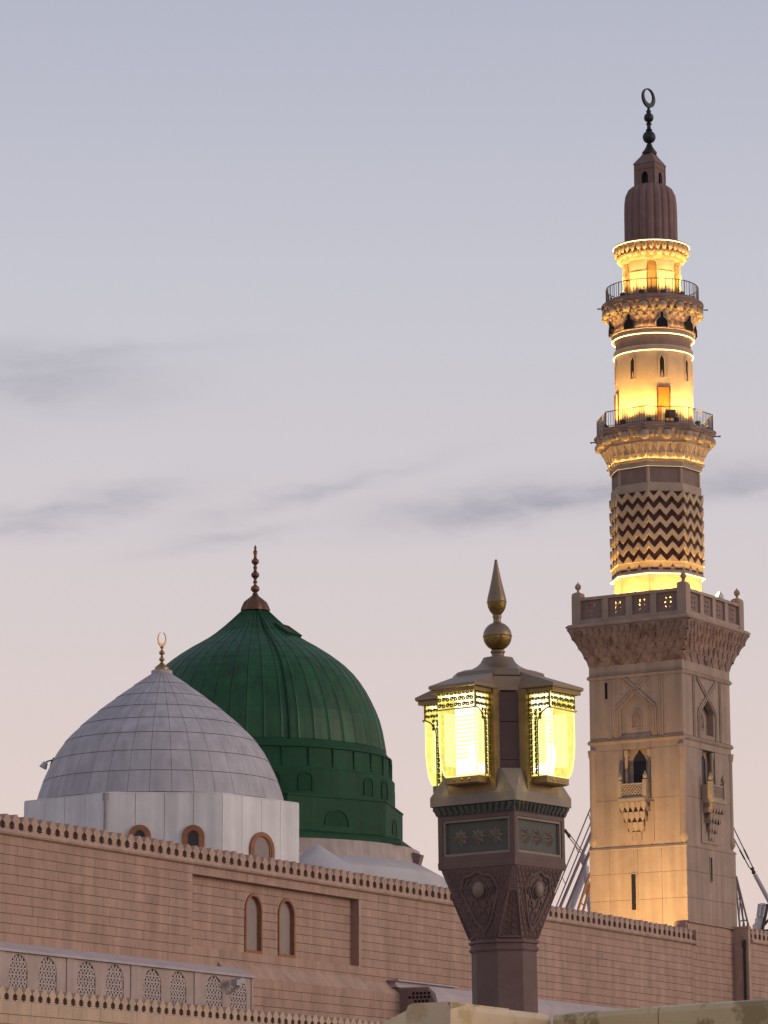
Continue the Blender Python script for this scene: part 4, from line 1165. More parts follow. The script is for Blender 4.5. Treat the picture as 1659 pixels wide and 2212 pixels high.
def railing(n, R, z, hgt, ph, bars, name):
    """iron railing: rail, foot rail and posts; its thin bars joined"""
    pts_ = [(R * math.cos(ph + 2 * PI * i / n), R * math.sin(ph + 2 * PI * i / n)) for i in range(n)]
    b = MB()
    for i in range(n):
        p, q = pts_[i], pts_[(i + 1) % n]
        b.tube((*p, z + hgt), (*q, z + hgt), .030, 6)
    r_ = mpart(b, name, 'iron')
    b = MB()
    for i in range(n):
        p, q = pts_[i], pts_[(i + 1) % n]
        b.tube((*p, z + .10), (*q, z + .10), .020, 5)
    b.build('foot_rail', M['iron'], r_)
    b = MB()
    for i in range(n):
        p, q = pts_[i], pts_[(i + 1) % n]
        for k in range(bars):
            t = k / bars; x, y = p[0] + (q[0] - p[0]) * t, p[1] + (q[1] - p[1]) * t
            b.tube((x, y, z), (x, y, z + hgt), .016 if k else .028, 5)
    tag(b.build('railing_bars', M['iron'], r_), kind='stuff')
railing(8, 3.62, z_d2, 1.0, OCT, 16, 'balcony_railing')

# --- round stage
RC = 2.37
z_l2 = zm(yb(900), 2.45); z_b2t = zm(yb(838), 2.44); z_l1 = zm(yb(718), 2.5); z_b1t = zm(yb(662), 2.5)
b = MB(); b.lathe([(RC + .05, z_d2 - .1), (RC, z_l2 - .05)], 72); mpart(b, 'round_drum', 'upper', 30)
b = MB(); b.lathe([(RC, z_l2), (2.46, z_l2 + .04), (2.46, z_b2t - .02), (2.36, z_b2t)], 72); mpart(b, 'drum_ring', 'upper', 30)
b = MB(); b.lathe([(2.33, z_b2t - .02), (2.33, z_l1 + .02)], 72); mpart(b, 'drum_frieze', 'band', 30)
b = MB(); b.lathe([(2.33, z_l1), (2.53, z_l1 + .03), (2.53, z_b1t - .05), (2.63, z_b1t), (2.63, z_b1t + .10), (2.60, z_b1t + .10), (2.60, z_b1t + .02), (2.45, z_b1t + .02)], 72); mpart(b, 'drum_ring', 'upper', 30)  # top lip shaped to keep the added glow strip out of sight
def led(r, z, n=72, ph=0, t=.035, m='led'):
    rings = []
    for i in range(n):
        a = ph + 2 * PI * i / n
        rings.append([((r + t * math.cos(c)) * math.cos(a), (r + t * math.cos(c)) * math.sin(a), z + t * math.sin(c)) for c in (0, PI / 2, PI, 3 * PI / 2)])
    b = MB(); b.loft(rings + [rings[0]], False, False); return mpart(b, 'light_strip', m)
led(2.47, z_l2 - .01, 72, 0, .026); led(2.54, z_l1 - .01, 72, 0, .026)
led(2.93 , z_led - .02, 8, OCT, .03)
led(2.89, zb3 - .005, 8, OCT, .010, 'leddim')
led(2.545, z_b1t + .055, 72, 0, .028, 'addedglow')  # added unseen strip, brightens the stalactites under the round balcony
led(2.97, zb4 + .045, 8, OCT, .022, 'addedglow')  # added unseen strip, brightens the stalactites under the octagonal balcony
# slit windows and the door
WA = LOS + math.radians(12.4) + PI / 2
zw0, zw1 = zm(yb(1205), RC), zm(yb(955), RC)
wo = [(-.135, zw0), (.135, zw0), (.135, zw1 - .32), (0, zw1), (-.135, zw1 - .32)]
b = MB(); b.ring([(x * 1.75, z + (.14 if z > zw0 + .1 else 0)) for x, z in wo], wo, -RC - .06, -RC + .06); w0 = mpart(b, 'slit_window', 'upper', rz=WA)
b = MB(); b.prism(wo, -RC - .012, -RC + .05); b.build('pane', M['dark'], w0)
for k in range(1, 8):
    c_ = copy_tree(w0, mn); c_.rotation_euler.z = WA + k * PI / 4
DA = LOS + math.radians(14) + PI / 2
zd1 = zm(yb(1315), RC)
b = MB(); b.box(-.36, .36, -RC - .035, -RC + .1, z_d2, zd1); do = mpart(b, 'door', 'wood', rz=DA)
b = MB(); b.ring([(-.43, z_d2), (.43, z_d2), (.43, zd1 + .08), (-.43, zd1 + .08)], [(-.36, z_d2 + .01), (.36, z_d2 + .01), (.36, zd1), (-.36, zd1)], -RC - .08, -RC + .1); b.build('door_frame', M['copper'], do)
b = MB(); b.box(.24, .28, -RC - .09, -RC - .03, z_d2 + .85, z_d2 + 1.0); b.build('door_handle', M['iron'], do)
b = MB(); b.ring([(-.40, z_d2), (.40, z_d2), (.40, zd1 + .05), (-.40, zd1 + .05)], [(-.34, z_d2 + .01), (.34, z_d2 + .01), (.34, zd1), (-.34, zd1)], -RC - .08, -RC + .1); mpart(b, 'side_door_frame', 'copper', rz=DA - math.radians(88))

# --- stalactites and deck of the upper round balcony
z_d3 = zm(yb(250), 0) - 1.0
z_s3b = z_d3 - .46
z_r1, z_r2 = z_b1t + (z_s3b - z_b1t) * .38, z_b1t + (z_s3b - z_b1t) * .70
b = MB(); b.lathe([(2.44, z_b1t - .05), (2.48, z_r1 - .15), (2.60, z_r1), (2.80, z_r2), (2.95, z_s3b)], 64); mpart(b, 'corbel_core', 'carved', 40)
NP = 32
def petals(n, r, zc, rx, ry, rz_, name, ph=0, m='upper', skip=None, tilt=0):
    o = None
    for i in range(n):
        if skip and skip(i): continue
        a = ph + 2 * PI * i / n
        if o is None:
            b = MB(); b.ell((0, 0, 0), rx, ry, rz_, 10, 7, Matrix.Rotation(tilt, 4, 'X')); o = mpart(b, name, m, 60); o.location = (r * math.cos(a), r * math.sin(a), zc); o.rotation_euler.z = a + PI / 2
        else:
            inst(o, a + PI / 2, (r * math.cos(a), r * math.sin(a), zc))
PHW = LOS + math.radians(12)
# lower tier: pointed niches with dark arched openings between
o = None
for i in range(NP):
    a = PHW + 2 * PI * i / NP
    if i % 4 == 0: continue
    hN = z_r1 - z_b1t
    if o is None:
        b = MB(); b.prism([(-.17, z_b1t + .02), (.17, z_b1t + .02), (.17, z_b1t + hN * .55), (0, z_b1t + hN * .98), (-.17, z_b1t + hN * .55)], -2.53, -2.40); o = mpart(b, 'pointed_niche', 'band')
        o.rotation_euler.z = a + PI / 2
        b2 = MB(); w_ = 2 * PI * 2.6 / NP / 2
    else: inst(o, a + PI / 2)
b = MB(); rnd = random.Random(4)
for (r_, z_, n_, s_) in ((2.66, z_r1 + .10, 32, .16), (2.76, z_r1 + .32, 32, .15), (2.84, z_r2 - .02, 64, .10)):
    for i in range(n_):
        a = PHW + 2 * PI * (i + .5 * (n_ == 32 and z_ > z_r1 + .2)) / n_
        p = Vector((r_ * math.cos(a), r_ * math.sin(a), z_)); d = Vector((-math.sin(a), math.cos(a), 0)); e = Vector((math.cos(a), math.sin(a), 0)); h_ = s_ * 1.3
        hw_ = PI * r_ / n_ * .92
        b.add([p - d * hw_ + Vector((0, 0, h_)), p + d * hw_ + Vector((0, 0, h_)), p + d * hw_ * .9 - e * .05, p - Vector((0, 0, h_)) - e * .12, p - d * hw_ * .9 - e * .05, p + e * .07 + Vector((0, 0, h_ * .4))],
              [(0, 5, 1), (1, 5, 2), (2, 5, 3), (3, 5, 4), (4, 5, 0)])
mpart(b, 'stalactite_tier', 'upper')
zo0, zo1 = z_b1t + .02, z_r2 - .10
wd_ = [(-.34, zo0), (.34, zo0), (.34, zo0 + (zo1 - zo0) * .35), (.22, zo0 + (zo1 - zo0) * .52), (.09, zo0 + (zo1 - zo0) * .60), (.09, zo0 + (zo1 - zo0) * .85), (0, zo1), (-.09, zo0 + (zo1 - zo0) * .85), (-.09, zo0 + (zo1 - zo0) * .60), (-.22, zo0 + (zo1 - zo0) * .52), (-.34, zo0 + (zo1 - zo0) * .35)]
for k in range(8):
    if k == 0:
        b = MB(); b.prism(wd_, -2.74, -2.42); o = mpart(b, 'arched_opening', 'dark', rz=PHW + PI / 2)
        b = MB(); b.ring([(x * 1.2, z + .05 if z > zo0 else z) for x, z in wd_], wd_, -2.77, -2.45); mpart(b, 'opening_surround', 'upper', rz=PHW + PI / 2); o2 = bpy.data.objects[-1] if False else None
    else:
        inst(o, PHW + PI / 2 + k * PI / 4)
petals(16, 2.96, z_r2 + (z_s3b - z_r2) * .50, .29, .24, .29, 'scallop', PHW)
petals(16, 2.99, z_r2 + (z_s3b - z_r2) * .55, .14, .15, .20, 'scallop', PHW + PI / 16)
R3B = 3.17
b = MB(); b.lathe([(R3B - .16, z_s3b), (R3B - .05, z_s3b + .08), (R3B - .05, z_s3b + .22), (R3B, z_s3b + .24), (R3B, z_s3b + .38), (R3B - .1, z_d3)], 72); mpart(b, 'balcony_slab', 'band', 30)
railing(40, 2.86, z_d3, 1.0, OCT, 2, 'upper_railing')

# --- pavilion
RP = 1.80
z_p1 = zm(ya(1985), 1.8); z_pt1 = zm(ya(1762), 2.3)
b = MB(); b.lathe([(1.52, z_d3 - .1), (1.52, z_p1)], 48); mpart(b, 'pavilion_core', 'upper', 30)
PA = LOS + math.radians(0)
hw = .19
zsp = zm(ya(2000), RP)
for k in range(6):
    a = PA + k * PI / 3
    b = MB(); b.arc(a + hw, a + PI / 3 - hw, 1.5, RP, z_d3 - .02, z_p1, 6); mpart(b, 'pavilion_pier', 'upper', 30)
    b = MB(); b.arc(a + hw - .01, a + PI / 3 - hw + .01, 1.6, RP + .04, zm(ya(2115), RP) - .04, zm(ya(2115), RP) + .04, 6); mpart(b, 'pier_band', 'upper', 30)
    b = MB()
    for t in range(6):
        f0 = t / 6; f1 = (t + 1) / 6
        ha = hw * math.sqrt(max(0, 1 - f1 ** 1.4)) * (1 if t < 4 else .8)
        z0_, z1_ = zsp - .35 + (z_p1 + .30 - zsp + .35) * f0, zsp - .35 + (z_p1 + .30 - zsp + .35) * f1
        for s_ in (-1, 1):
            lo, hi = sorted((a + s_ * ha, a + s_ * (hw + .005))); b.arc(lo, hi, 1.5, RP - .003, z0_, z1_, 2)
    mpart(b, 'arch_head', 'upper')
    b = MB(); nn_ = [(-.28, z_d3), (.28, z_d3), (.28, zsp - .1), (.1, zsp + .2), (0, zsp + .45), (-.1, zsp + .2), (-.28, zsp - .1)]
    b.prism(nn_, -1.55, -1.50); mpart(b, 'niche_leaf', 'ochre', rz=a + PI / 2)
# crowning corbel with lotus buds
z_m1 = z_p1 + (z_pt1 - z_p1) * .45
b = MB(); b.lathe([(RP - .05, z_p1 - .02), (RP + .10, z_p1 + .10), (2.02, z_m1), (2.20, z_pt1 - .12)], 64); mpart(b, 'corbel_core', 'carved', 40)
petals(26, 2.04, z_m1 - .06, .20, .17, .26, 'lotus_bud', PA)
petals(34, 2.22, z_pt1 - .36, .155, .15, .27, 'lotus_bud', PA)
b = MB(); b.lathe([(2.16, z_pt1 - .14), (2.36, z_pt1 - .08), (2.36, z_pt1), (1.7, z_pt1 + .06)], 72); mpart(b, 'corbel_rim', 'band', 30)
led(2.37, z_pt1 - .10, 72, 0, .022)
# --- fluted bulb, lantern turret, finial
zf0 = z_pt1 + .04
fp = [(1.66, zf0), (1.65, zm(ya(1500))), (1.63, zm(ya(1390))), (1.57, zm(ya(1310))), (1.42, zm(ya(1255))), (1.20, zm(ya(1222))), (.9, zm(ya(1198)))]
NF = 20
rings = []
for r, z in fp:
    rg_ = []
    for i in range(NF * 6):
        a = 2 * PI * i / (NF * 6); t = (i % 6) / 6
        rg_.append((r * (.93 + .07 * math.sin(PI * t) ** .6) * math.cos(a), r * (.93 + .07 * math.sin(PI * t) ** .6) * math.sin(a), z))
    rings.append(rg_)
b = MB(); b.loft(rings); mpart(b, 'fluted_bulb', 'flute', 25)
HT = .735
zt0, zt1, zt2 = fp[-1][1] - .08, zm(ya(975)), zm(ya(848))
ozs, ozt = zm(ya(1175), .6), zm(ya(1030), .6)
b = MB(); b.square([(HT - .2, zt0), (HT - .2, zt1)]); mpart(b, 'turret_core', 'dark')
for k in range(4):
    b = MB(); hw2 = .24
    for u0, u1, a, c in ((-HT, -hw2, zt0, zt1), (hw2, HT - .001, zt0, zt1), (-hw2, hw2, zt0, ozs), (-hw2, hw2, ozt, zt1)):
        b.box(u0, u1, -HT, -HT + .16, a, c)
    oo = arch(-hw2, hw2, ozs, ozt, 10, .3)[2:]
    b.prism([(hw2, ozt)] + oo[:6][::-1], -HT, -HT + .16); b.prism([(-hw2, ozt)] + oo[5:][::-1], -HT, -HT + .16)
    b.box(-HT + .12, HT - .12, -HT - .04, -HT, ozt + .14, ozt + .20)
    mpart(b, 'turret_wall', 'flute', rz=-k * PI / 2)
b = MB(); b.square([(HT + .02, zt1 - .01), (HT + .04, zt1 + .03), (HT * .82, zt1 + (zt2 - zt1) * .40), (HT * .55, zt1 + (zt2 - zt1) * .78), (.30, zt2 + .05)]); mpart(b, 'turret_roof', 'flute')
def za(c): return zm(ya(c))
b = MB(); b.lathe([(.42, za(858)), (.46, za(846)), (.46, za(826)), (.40, za(818)), (.22, za(770)), (.16, za(738))], 18)
b.ell((0, 0, za(662)), .413, .413, .413, 18, 11); b.ell((0, 0, za(450)), .31, .31, .31, 16, 10)
b.lathe([(.16, za(600)), (.22, za(585)), (.13, za(570)), (.12, za(540)), (.19, za(516)), (.13, za(505))], 12)
b.lathe([(.13, za(405)), (.17, za(380)), (.09, za(362)), (.10, za(345))], 12)
fo = mpart(b, 'finial', 'bronze', 50)
b = MB(); o_, i_ = crescent(.625, .455, .105); b.ring(o_, i_, -.07, .07); cz = b.build('crescent', M['bronze'], fo, rz=LOS + PI / 2 + math.radians(52), loc=(0, 0, za(236))); cz.rotation_euler.y = math.radians(-8)

# --- floodlights of the tower
def mloc(r, a, z):
    return mn.matrix_basis @ Vector((r * math.cos(a), r * math.sin(a), z))
mn_m = Matrix.Rotation(mn.rotation_euler.z, 4, 'Z')
def mdir(a, up): return (mn_m @ Vector((-math.cos(a), -math.sin(a), 0))) + Vector((0, 0, up))
bpy.context.view_layer.update()
for k in range(8):
    a = OCT + PI / 8 + k * PI / 4
    rr = 3.42 if k % 2 else 3.42
    flood('deck_floodlight', mloc(rr, a, DECK1 + .01), mdir(a, 3.2), 3000, 'small floodlight behind the square parapet of the minaret, lighting the chevron stage', 'floodlights on the square balcony of the minaret', size=.15, spot=100, blend=1)
for k in range(12):
    a = LOS + math.radians(-6) + k * PI / 6
    flood('balcony_floodlight', mloc(3.25, a, z_d2 + .005), mdir(a, 4.0), 1500, 'small dark floodlight behind the octagonal balcony railing of the minaret', 'floodlights on the octagonal balcony', size=.25, spot=125, blend=1)
for k in range(12):
    a = LOS + math.radians(15) + k * PI / 6
    flood('gallery_floodlight', mloc(2.58, a, z_d3 + .005), mdir(a, 3.2), 850, 'small floodlight behind the round upper railing of the minaret', 'floodlights on the round upper balcony', size=.2, spot=125, blend=1)
a = LOS + math.radians(17)
fl = flood('large_floodlight', mloc(3.35, a, z_d2 + .005), mdir(a, .6), 3, 'larger dark floodlight on a tripod in front of the orange minaret door', s=2.2)
# two lamps on the square balcony at its far right side
for u, v_, s_, lab in ((2.35, -3.0, 2.3, 'large pale lamp head above the right side of the square minaret balcony'), (3.0, -2.7, 1.7, 'smaller lamp head beside the right corner knob of the square minaret balcony')):
    q = mn.matrix_basis @ Vector((u, v_, DECK1 + .005)); h_ = z_pt - DECK1 + .05
    lr = empty('balcony_lamp', q); tag(lr, lab, 'lamp')
    b = MB(); b.tube((0, 0, 0), (0, 0, h_ + .1), .05, 8); b.box(-.15, .15, -.15, .15, 0, .04); b.build('stand', M['iron'], lr)
    d = (mn_m @ Vector((-1, .9, 0)) + Vector((0, 0, .7))).normalized(); qe = d.to_track_quat('-Y', 'Z').to_euler()
    b = MB(); b.loft([[(.12 * s_ * k_ * math.cos(2 * PI * i / 16), y * s_, .15 * s_ * k_ * math.sin(2 * PI * i / 16)) for i in range(16)] for y, k_ in ((-.08, 1), (-.05, 1.04), (.02, .95), (.09, .6), (.11, .2))]); o = b.build('head', M['lampgrey'], lr, smooth=40, loc=(0, 0, h_ + .25)); o.rotation_euler = qe
    b = MB(); b.loft([[(.11 * s_ * math.cos(2 * PI * i / 16), y * s_, .14 * s_ * math.sin(2 * PI * i / 16)) for i in range(16)] for y in (-.088, -.081)]); o = b.build('lens', M['floodlens'], lr, loc=(0, 0, h_ + .25)); o.rotation_euler = qe
# roof floodlight washing the left face of the tower from below
lf = mn.matrix_basis @ Vector((-HL - 9.0, -2.0, ROOF + .01))
flood('roof_floodlight', lf, (mn_m @ Vector((1, .12, 0))) + Vector((0, 0, .66)), 11500, 'floodlight on the roof washing the left face of the minaret base', col=(1, .66, .26), spot=85, blend=1, size=.4, s=1.6)
# short rods sticking out of the balconies
for r_, z_, a_ in ((R2B, z_s2b + .1, -100), (R2B, z_s2b + .1, 84), (R3B, z_s3b + .2, -84), (R3B, z_s3b, 86)):
    a = LOS + math.radians(a_)
    b = MB(); b.tube((r_ * .9 * math.cos(a), r_ * .9 * math.sin(a), z_), ((r_ + .26) * math.cos(a), (r_ + .26) * math.sin(a), z_ + .02), .04, 6); b.ell(((r_ + .2) * math.cos(a), (r_ + .2) * math.sin(a), z_), .06, .06, .06, 8, 6); mpart(b, 'spout_rod', 'iron')

# ------------------------------------------------------------------ lamp post
AP_ = 35.7
LPW = at(1102, 2130, 18.0); LPD = math.hypot(LPW.x, LPW.y)
lpz = empty('lamp_post', (LPW.x, LPW.y, 0), math.radians(90 - AP_))
tag(lpz, 'carved brown stone lamp post with four glowing lanterns and a spire', 'lamp post')
lean = Matrix.Rotation(math.radians(-.58), 4, 'Y')           # the post leans a touch to the left
lpz.matrix_basis = Matrix.Translation(lpz.location) @ lean @ Matrix.Rotation(math.radians(90 - AP_), 4, 'Z')
def z6(c): return zat(1080, 1195.9 + .2381 * c, LPD)
def z7(c): return zat(1080, 1689.7 + .2381 * c, LPD)
K6 = .000565
def lpart(b, name, m, sm_=None, rz=0, parent=None): return b.build(name, M[m], parent or lpz, smooth=sm_, rz=rz)
RS = .168
b = MB(); b.lathe([(RS + .10, 0), (RS + .10, .35), (RS + .05, .45), (RS, .5), (RS, z7(1545))], 8, PI / 8); lpart(b, 'shaft', 'post')
b = MB(); b.lathe([(RS + .004, z7(1548)), (RS + .012, z7(1530)), (RS + .012, z7(1515)), (RS + .002, z7(1505)), (RS + .002, z7(1480)), (RS + .014, z7(1470)), (RS + .014, z7(1450)), (RS, z7(1438))], 8, PI / 8); lpart(b, 'neck_mouldings', 'post')
# flared capital, square above and octagonal below
hT, zT, zBt = .228, z7(800), z7(1440)
apB = RS * CA
def chamf(h, c, z): return [(-h + c, -h, z), (h - c, -h, z), (h, -h + c, z), (h, h - c, z), (h - c, h, z), (-h + c, h, z), (-h, h - c, z), (-h, -h + c, z)]
cB = apB * (1 - math.tan(PI / 8))
b = MB(); b.loft([chamf(apB, cB, zBt), chamf(hT, .012, zT + .0)]); lpart(b, 'capital', 'post')
b = MB(); b.square([(hT, zT - .002), (hT + .004, zT), (hT + .006, z7(765)), (.234, z7(745)), (.234, z7(738))]); lpart(b, 'capital_cap', 'post')
def fpt(u, v, d=0):
    """point of the sloping capital face k = 0: u in -1..1 across, v 0 bottom .. 1 top"""
    h = apB + (hT - apB) * v; wB, wT = apB - cB, hT - .012; wd__ = wB + (wT - wB) * v
    return Vector((u * wd__, -h - d, zBt + (zT - zBt) * v))
def fxy(x, v, d=0):
    h = apB + (hT - apB) * v
    return Vector((x, -h - d, zBt + (zT - zBt) * v))
b = MB(); hgt = zT - zBt
def clipw(v):
    wB, wT = apB - cB, hT - .012; return (wB + (wT - wB) * v) * .97
sh = [(0, .94), (.042, .885), (.085, .87), (.115, .68), (.085, .50), (.045, .26), (0, .10), (-.045, .26), (-.085, .50), (-.115, .68), (-.085, .87), (-.042, .885)]
def in_shield(x, v):
    ins = False; n = len(sh)
    for i in range(n):
        x1, v1 = sh[i]; x2, v2 = sh[(i + 1) % n]
        if (v1 > v) != (v2 > v) and x < (x2 - x1) * (v - v1) / (v2 - v1) + x1: ins = not ins
    return ins
sp = .036
for sg in (-1, 1):
    c = -.6
    while c < .7:
        prev = None
        for i in range(46):
            v = i / 45; x = c + sg * v * hgt * .62
            ok = abs(x) < clipw(v) and not in_shield(x, v) and .02 < v < .985
            if ok:
                p = fxy(x, v, .001)
                if prev: b.tube(prev, p, .0062, 4)
                prev = p
            else: prev = None
        c += sp
b_l = lpart(b, 'lattice_carving', 'post'); tag(b_l, kind='stuff'); four(b_l)
b = MB(); b.path([fxy(x, v, .004) for x, v in sh + sh[:1]], .008, 6)
for s_ in (-1, 1):
    b.path([fxy(s_ * x, v, .003) for x, v in ((.0, .14), (.022, .26), (.05, .40), (.060, .50), (.045, .555), (.024, .53), (.022, .47), (.036, .45))], .0055, 5)
    b.path([fxy(s_ * x, v, .003) for x, v in ((.0, .36), (.018, .46), (.05, .60), (.080, .70), (.075, .80), (.045, .84))], .0055, 5)
    b.path([fxy(s_ * x, v, .003) for x, v in ((.0, .22), (.02, .31), (.016, .38), (.0, .42))], .005, 5)
    b.path([fxy(s_ * x, v, .003) for x, v in ((.058, .70), (.088, .76), (.094, .70), (.076, .62))], .005, 5)
b.path([fxy(x, v, .004) for x, v in ((0, .83), (.026, .77), (.046, .70), (.040, .62), (0, .56), (-.040, .62), (-.046, .70), (-.026, .77), (0, .83))], .006, 5)
four(lpart(b, 'shield_carving', 'post'))
b = MB(); p = fxy(0, .69, .010); b.ell(p, .036, .022, .042, 14, 9); four(lpart(b, 'boss', 'boss', 60))
# carved trapezium on each chamfered corner
def cpt(x, v, d=0):
    c = cB + (.012 - cB) * v; h = apB + (hT - apB) * v; m_ = h - c / 2
    n = Vector((-1, -1, 0)).normalized(); t = Vector((1, -1, 0)).normalized()
    return Vector((-m_, -m_, zBt + hgt * v)) + t * x + n * d
b = MB()
def chw(v): return (cB + (.012 - cB) * v) * .7071 * 1.05
b.path([cpt(-chw(.03) * .9, .03, .003), cpt(chw(.03) * .9, .03, .003), cpt(.022, .66, .003), cpt(-.022, .66, .003), cpt(-chw(.03) * .9, .03, .003)], .006, 5)
for v0 in (.06, .16, .26, .36, .46, .56):
    r_ = max(.008, chw(v0) * .45)
    for s_ in (-1, 1):
        b.path([cpt(s_ * r_ * (1 + .8 * math.cos(t)), v0 + .04 + .05 * math.sin(t), .002) for t in [k * PI / 4 for k in range(8)]], .004, 4)
o = lpart(b, 'corner_carving', 'post'); tag(o, kind='stuff'); four(o)
# box with sunk panels and rosettes
hB, zb0, zb1_ = .233, z7(737), z7(322)
b = MB(); b.square([(hB - .022, zb0), (hB - .022, zb1_)]); lpart(b, 'box_core', 'postgrey')
b = MB(); bw = .030
pa = (-hB + bw, hB - bw, zb0 + .028, zb1_ - .022)
b.ring([(-hB + .003, zb0), (hB - .003, zb0), (hB - .003, zb1_), (-hB + .003, zb1_)], [(pa[0], pa[2]), (pa[1], pa[2]), (pa[1], pa[3]), (pa[0], pa[3])], -hB, -hB + .03)
four(lpart(b, 'panel_frame', 'post'))
b = MB(); b.ring([(pa[0], pa[2]), (pa[1], pa[2]), (pa[1], pa[3]), (pa[0], pa[3])], [(pa[0] + .012, pa[2] + .012), (pa[1] - .012, pa[2] + .012), (pa[1] - .012, pa[3] - .012), (pa[0] + .012, pa[3] - .012)], -hB + .006, -hB + .03)
four(lpart(b, 'panel_bead', 'postcap'))
b = MB(); zc = (pa[2] + pa[3]) / 2
st = []
for i in range(16):
    r_ = .046 if i % 2 == 0 else .030
    st.append((r_ * math.cos(2 * PI * i / 16), r_ * math.sin(2 * PI * i / 16)))
v = [(x, -hB + .022, z) for x, z in st] + [(x * .55, -hB + (.002 if i % 2 == 0 else .012), z * .55) for i, (x, z) in enumerate(st)] + [(0, -hB - .006, 0)]
fcs = []
for i in range(16):
    j = (i + 1) % 16; fcs += [(i, j, 16 + j, 16 + i), (16 + i, 16 + j, 32)]
b.add(v, fcs); ro = None
for k in range(4):
    for u in (-.105, 0, .105):
        rz = -k * PI / 2; loc = (math.cos(rz) * u, math.sin(rz) * u, zc)
        if ro is None: ro = lpart(b, 'star_rosette', 'postcap'); ro.location = loc
        else: inst(ro, rz, loc)
# fluted underside and collar
hC = .262; zc0, zc1 = z7(232), z7(150)
b = MB(); b.square([(hB + .002, zb1_ + .001), (hB + .006, zb1_ + .008), (hC - .012, zc0 - .004), (hC - .004, zc0)]); lpart(b, 'collar_underside', 'postgrey')
b = MB(); n = 13
for i in range(n):
    u = (-1 + (2 * i + 1) / n) * (hC - .015); b.tube((u * .90, -hB - .006, zb1_ + .010), (u, -hC + .006, zc0 - .006), .012, 6)
o = lpart(b, 'fluting', 'postgrey'); tag(o, kind='stuff'); four(o)
zl0 = z7(-35)
hcore = .222
b = MB(); b.loft([chamf(hC, .008, zc0), chamf(hC, .008, zc1), chamf(hcore + .012, .06, zl0), chamf(hcore + .004, .07, zl0 + .02)]); lpart(b, 'collar', 'postcap')
# core pier between the lanterns
zk1 = z6(1160)
ccm = .093
b = MB(); b.loft([chamf(hcore, ccm, zl0), chamf(hcore - .012, ccm, zk1)]); lpart(b, 'core', 'post')
zpa, zpb = z6(2062), z6(1320)
for k in range(4):
    d = (hcore * 2 - ccm) * .7071
    def cp(x, z, dd=0): 
        n_ = Vector((-1, -1, 0)).normalized(); t_ = Vector((1, -1, 0)).normalized(); return n_ * (d + dd) + t_ * x + Vector((0, 0, z))
    b = MB()
    zs3 = [zpa, zpa + (zpb - zpa) * .18, zpa + (zpb - zpa) * .64, zpb]
    for a, c in zip(zs3[:-1], zs3[1:]):
        v = [cp(-.055, a + .002), cp(.055, a + .002), cp(.060, c - .002), cp(-.060, c - .002), cp(-.055, a + .002, .006), cp(.055, a + .002, .006), cp(.060, c - .002, .006), cp(-.060, c - .002, .006)]
        b.add(v, [(4, 5, 6, 7), (0, 1, 5, 4), (1, 2, 6, 5), (2, 3, 7, 6), (3, 0, 4, 7)])
    lpart(b, 'corner_panel', 'postdark', rz=-k * PI / 2)
    b = MB()
    for s_ in (-1, 1):
        b.loft([[cp(s_ * .058, zpa - .0, -.01), cp(s_ * .078, zpa, -.01), cp(s_ * .078, zpa, .016), cp(s_ * .058, zpa, .016)], [cp(s_ * .062, zpb + .03, -.01), cp(s_ * .084, zpb + .03, -.01), cp(s_ * .084, zpb + .03, .016), cp(s_ * .062, zpb + .03, .016)]])
    b.add([cp(-.08, zpa - .004, .018), cp(.08, zpa - .004, .018), cp(.025, zpa - .055, .034), cp(-.025, zpa - .055, .034), cp(-.06, zpa + .006, 0), cp(.06, zpa + .006, 0)], [(0, 3, 2, 1), (0, 1, 5, 4)])
    lpart(b, 'corner_trim', 'postcap', rz=-k * PI / 2)
    b = MB(); v = [cp(-.07, zpb + .01, .004), cp(.07, zpb + .01, .004), cp(.072, zk1 - .01, .0), cp(-.072, zk1 - .01, .0), cp(-.06, zpb + .01, -.05), cp(.06, zpb + .01, -.05)]
    b.add(v, [(0, 1, 2, 3), (0, 4, 5, 1)]); lpart(b, 'corner_head', 'tan', rz=-k * PI / 2)

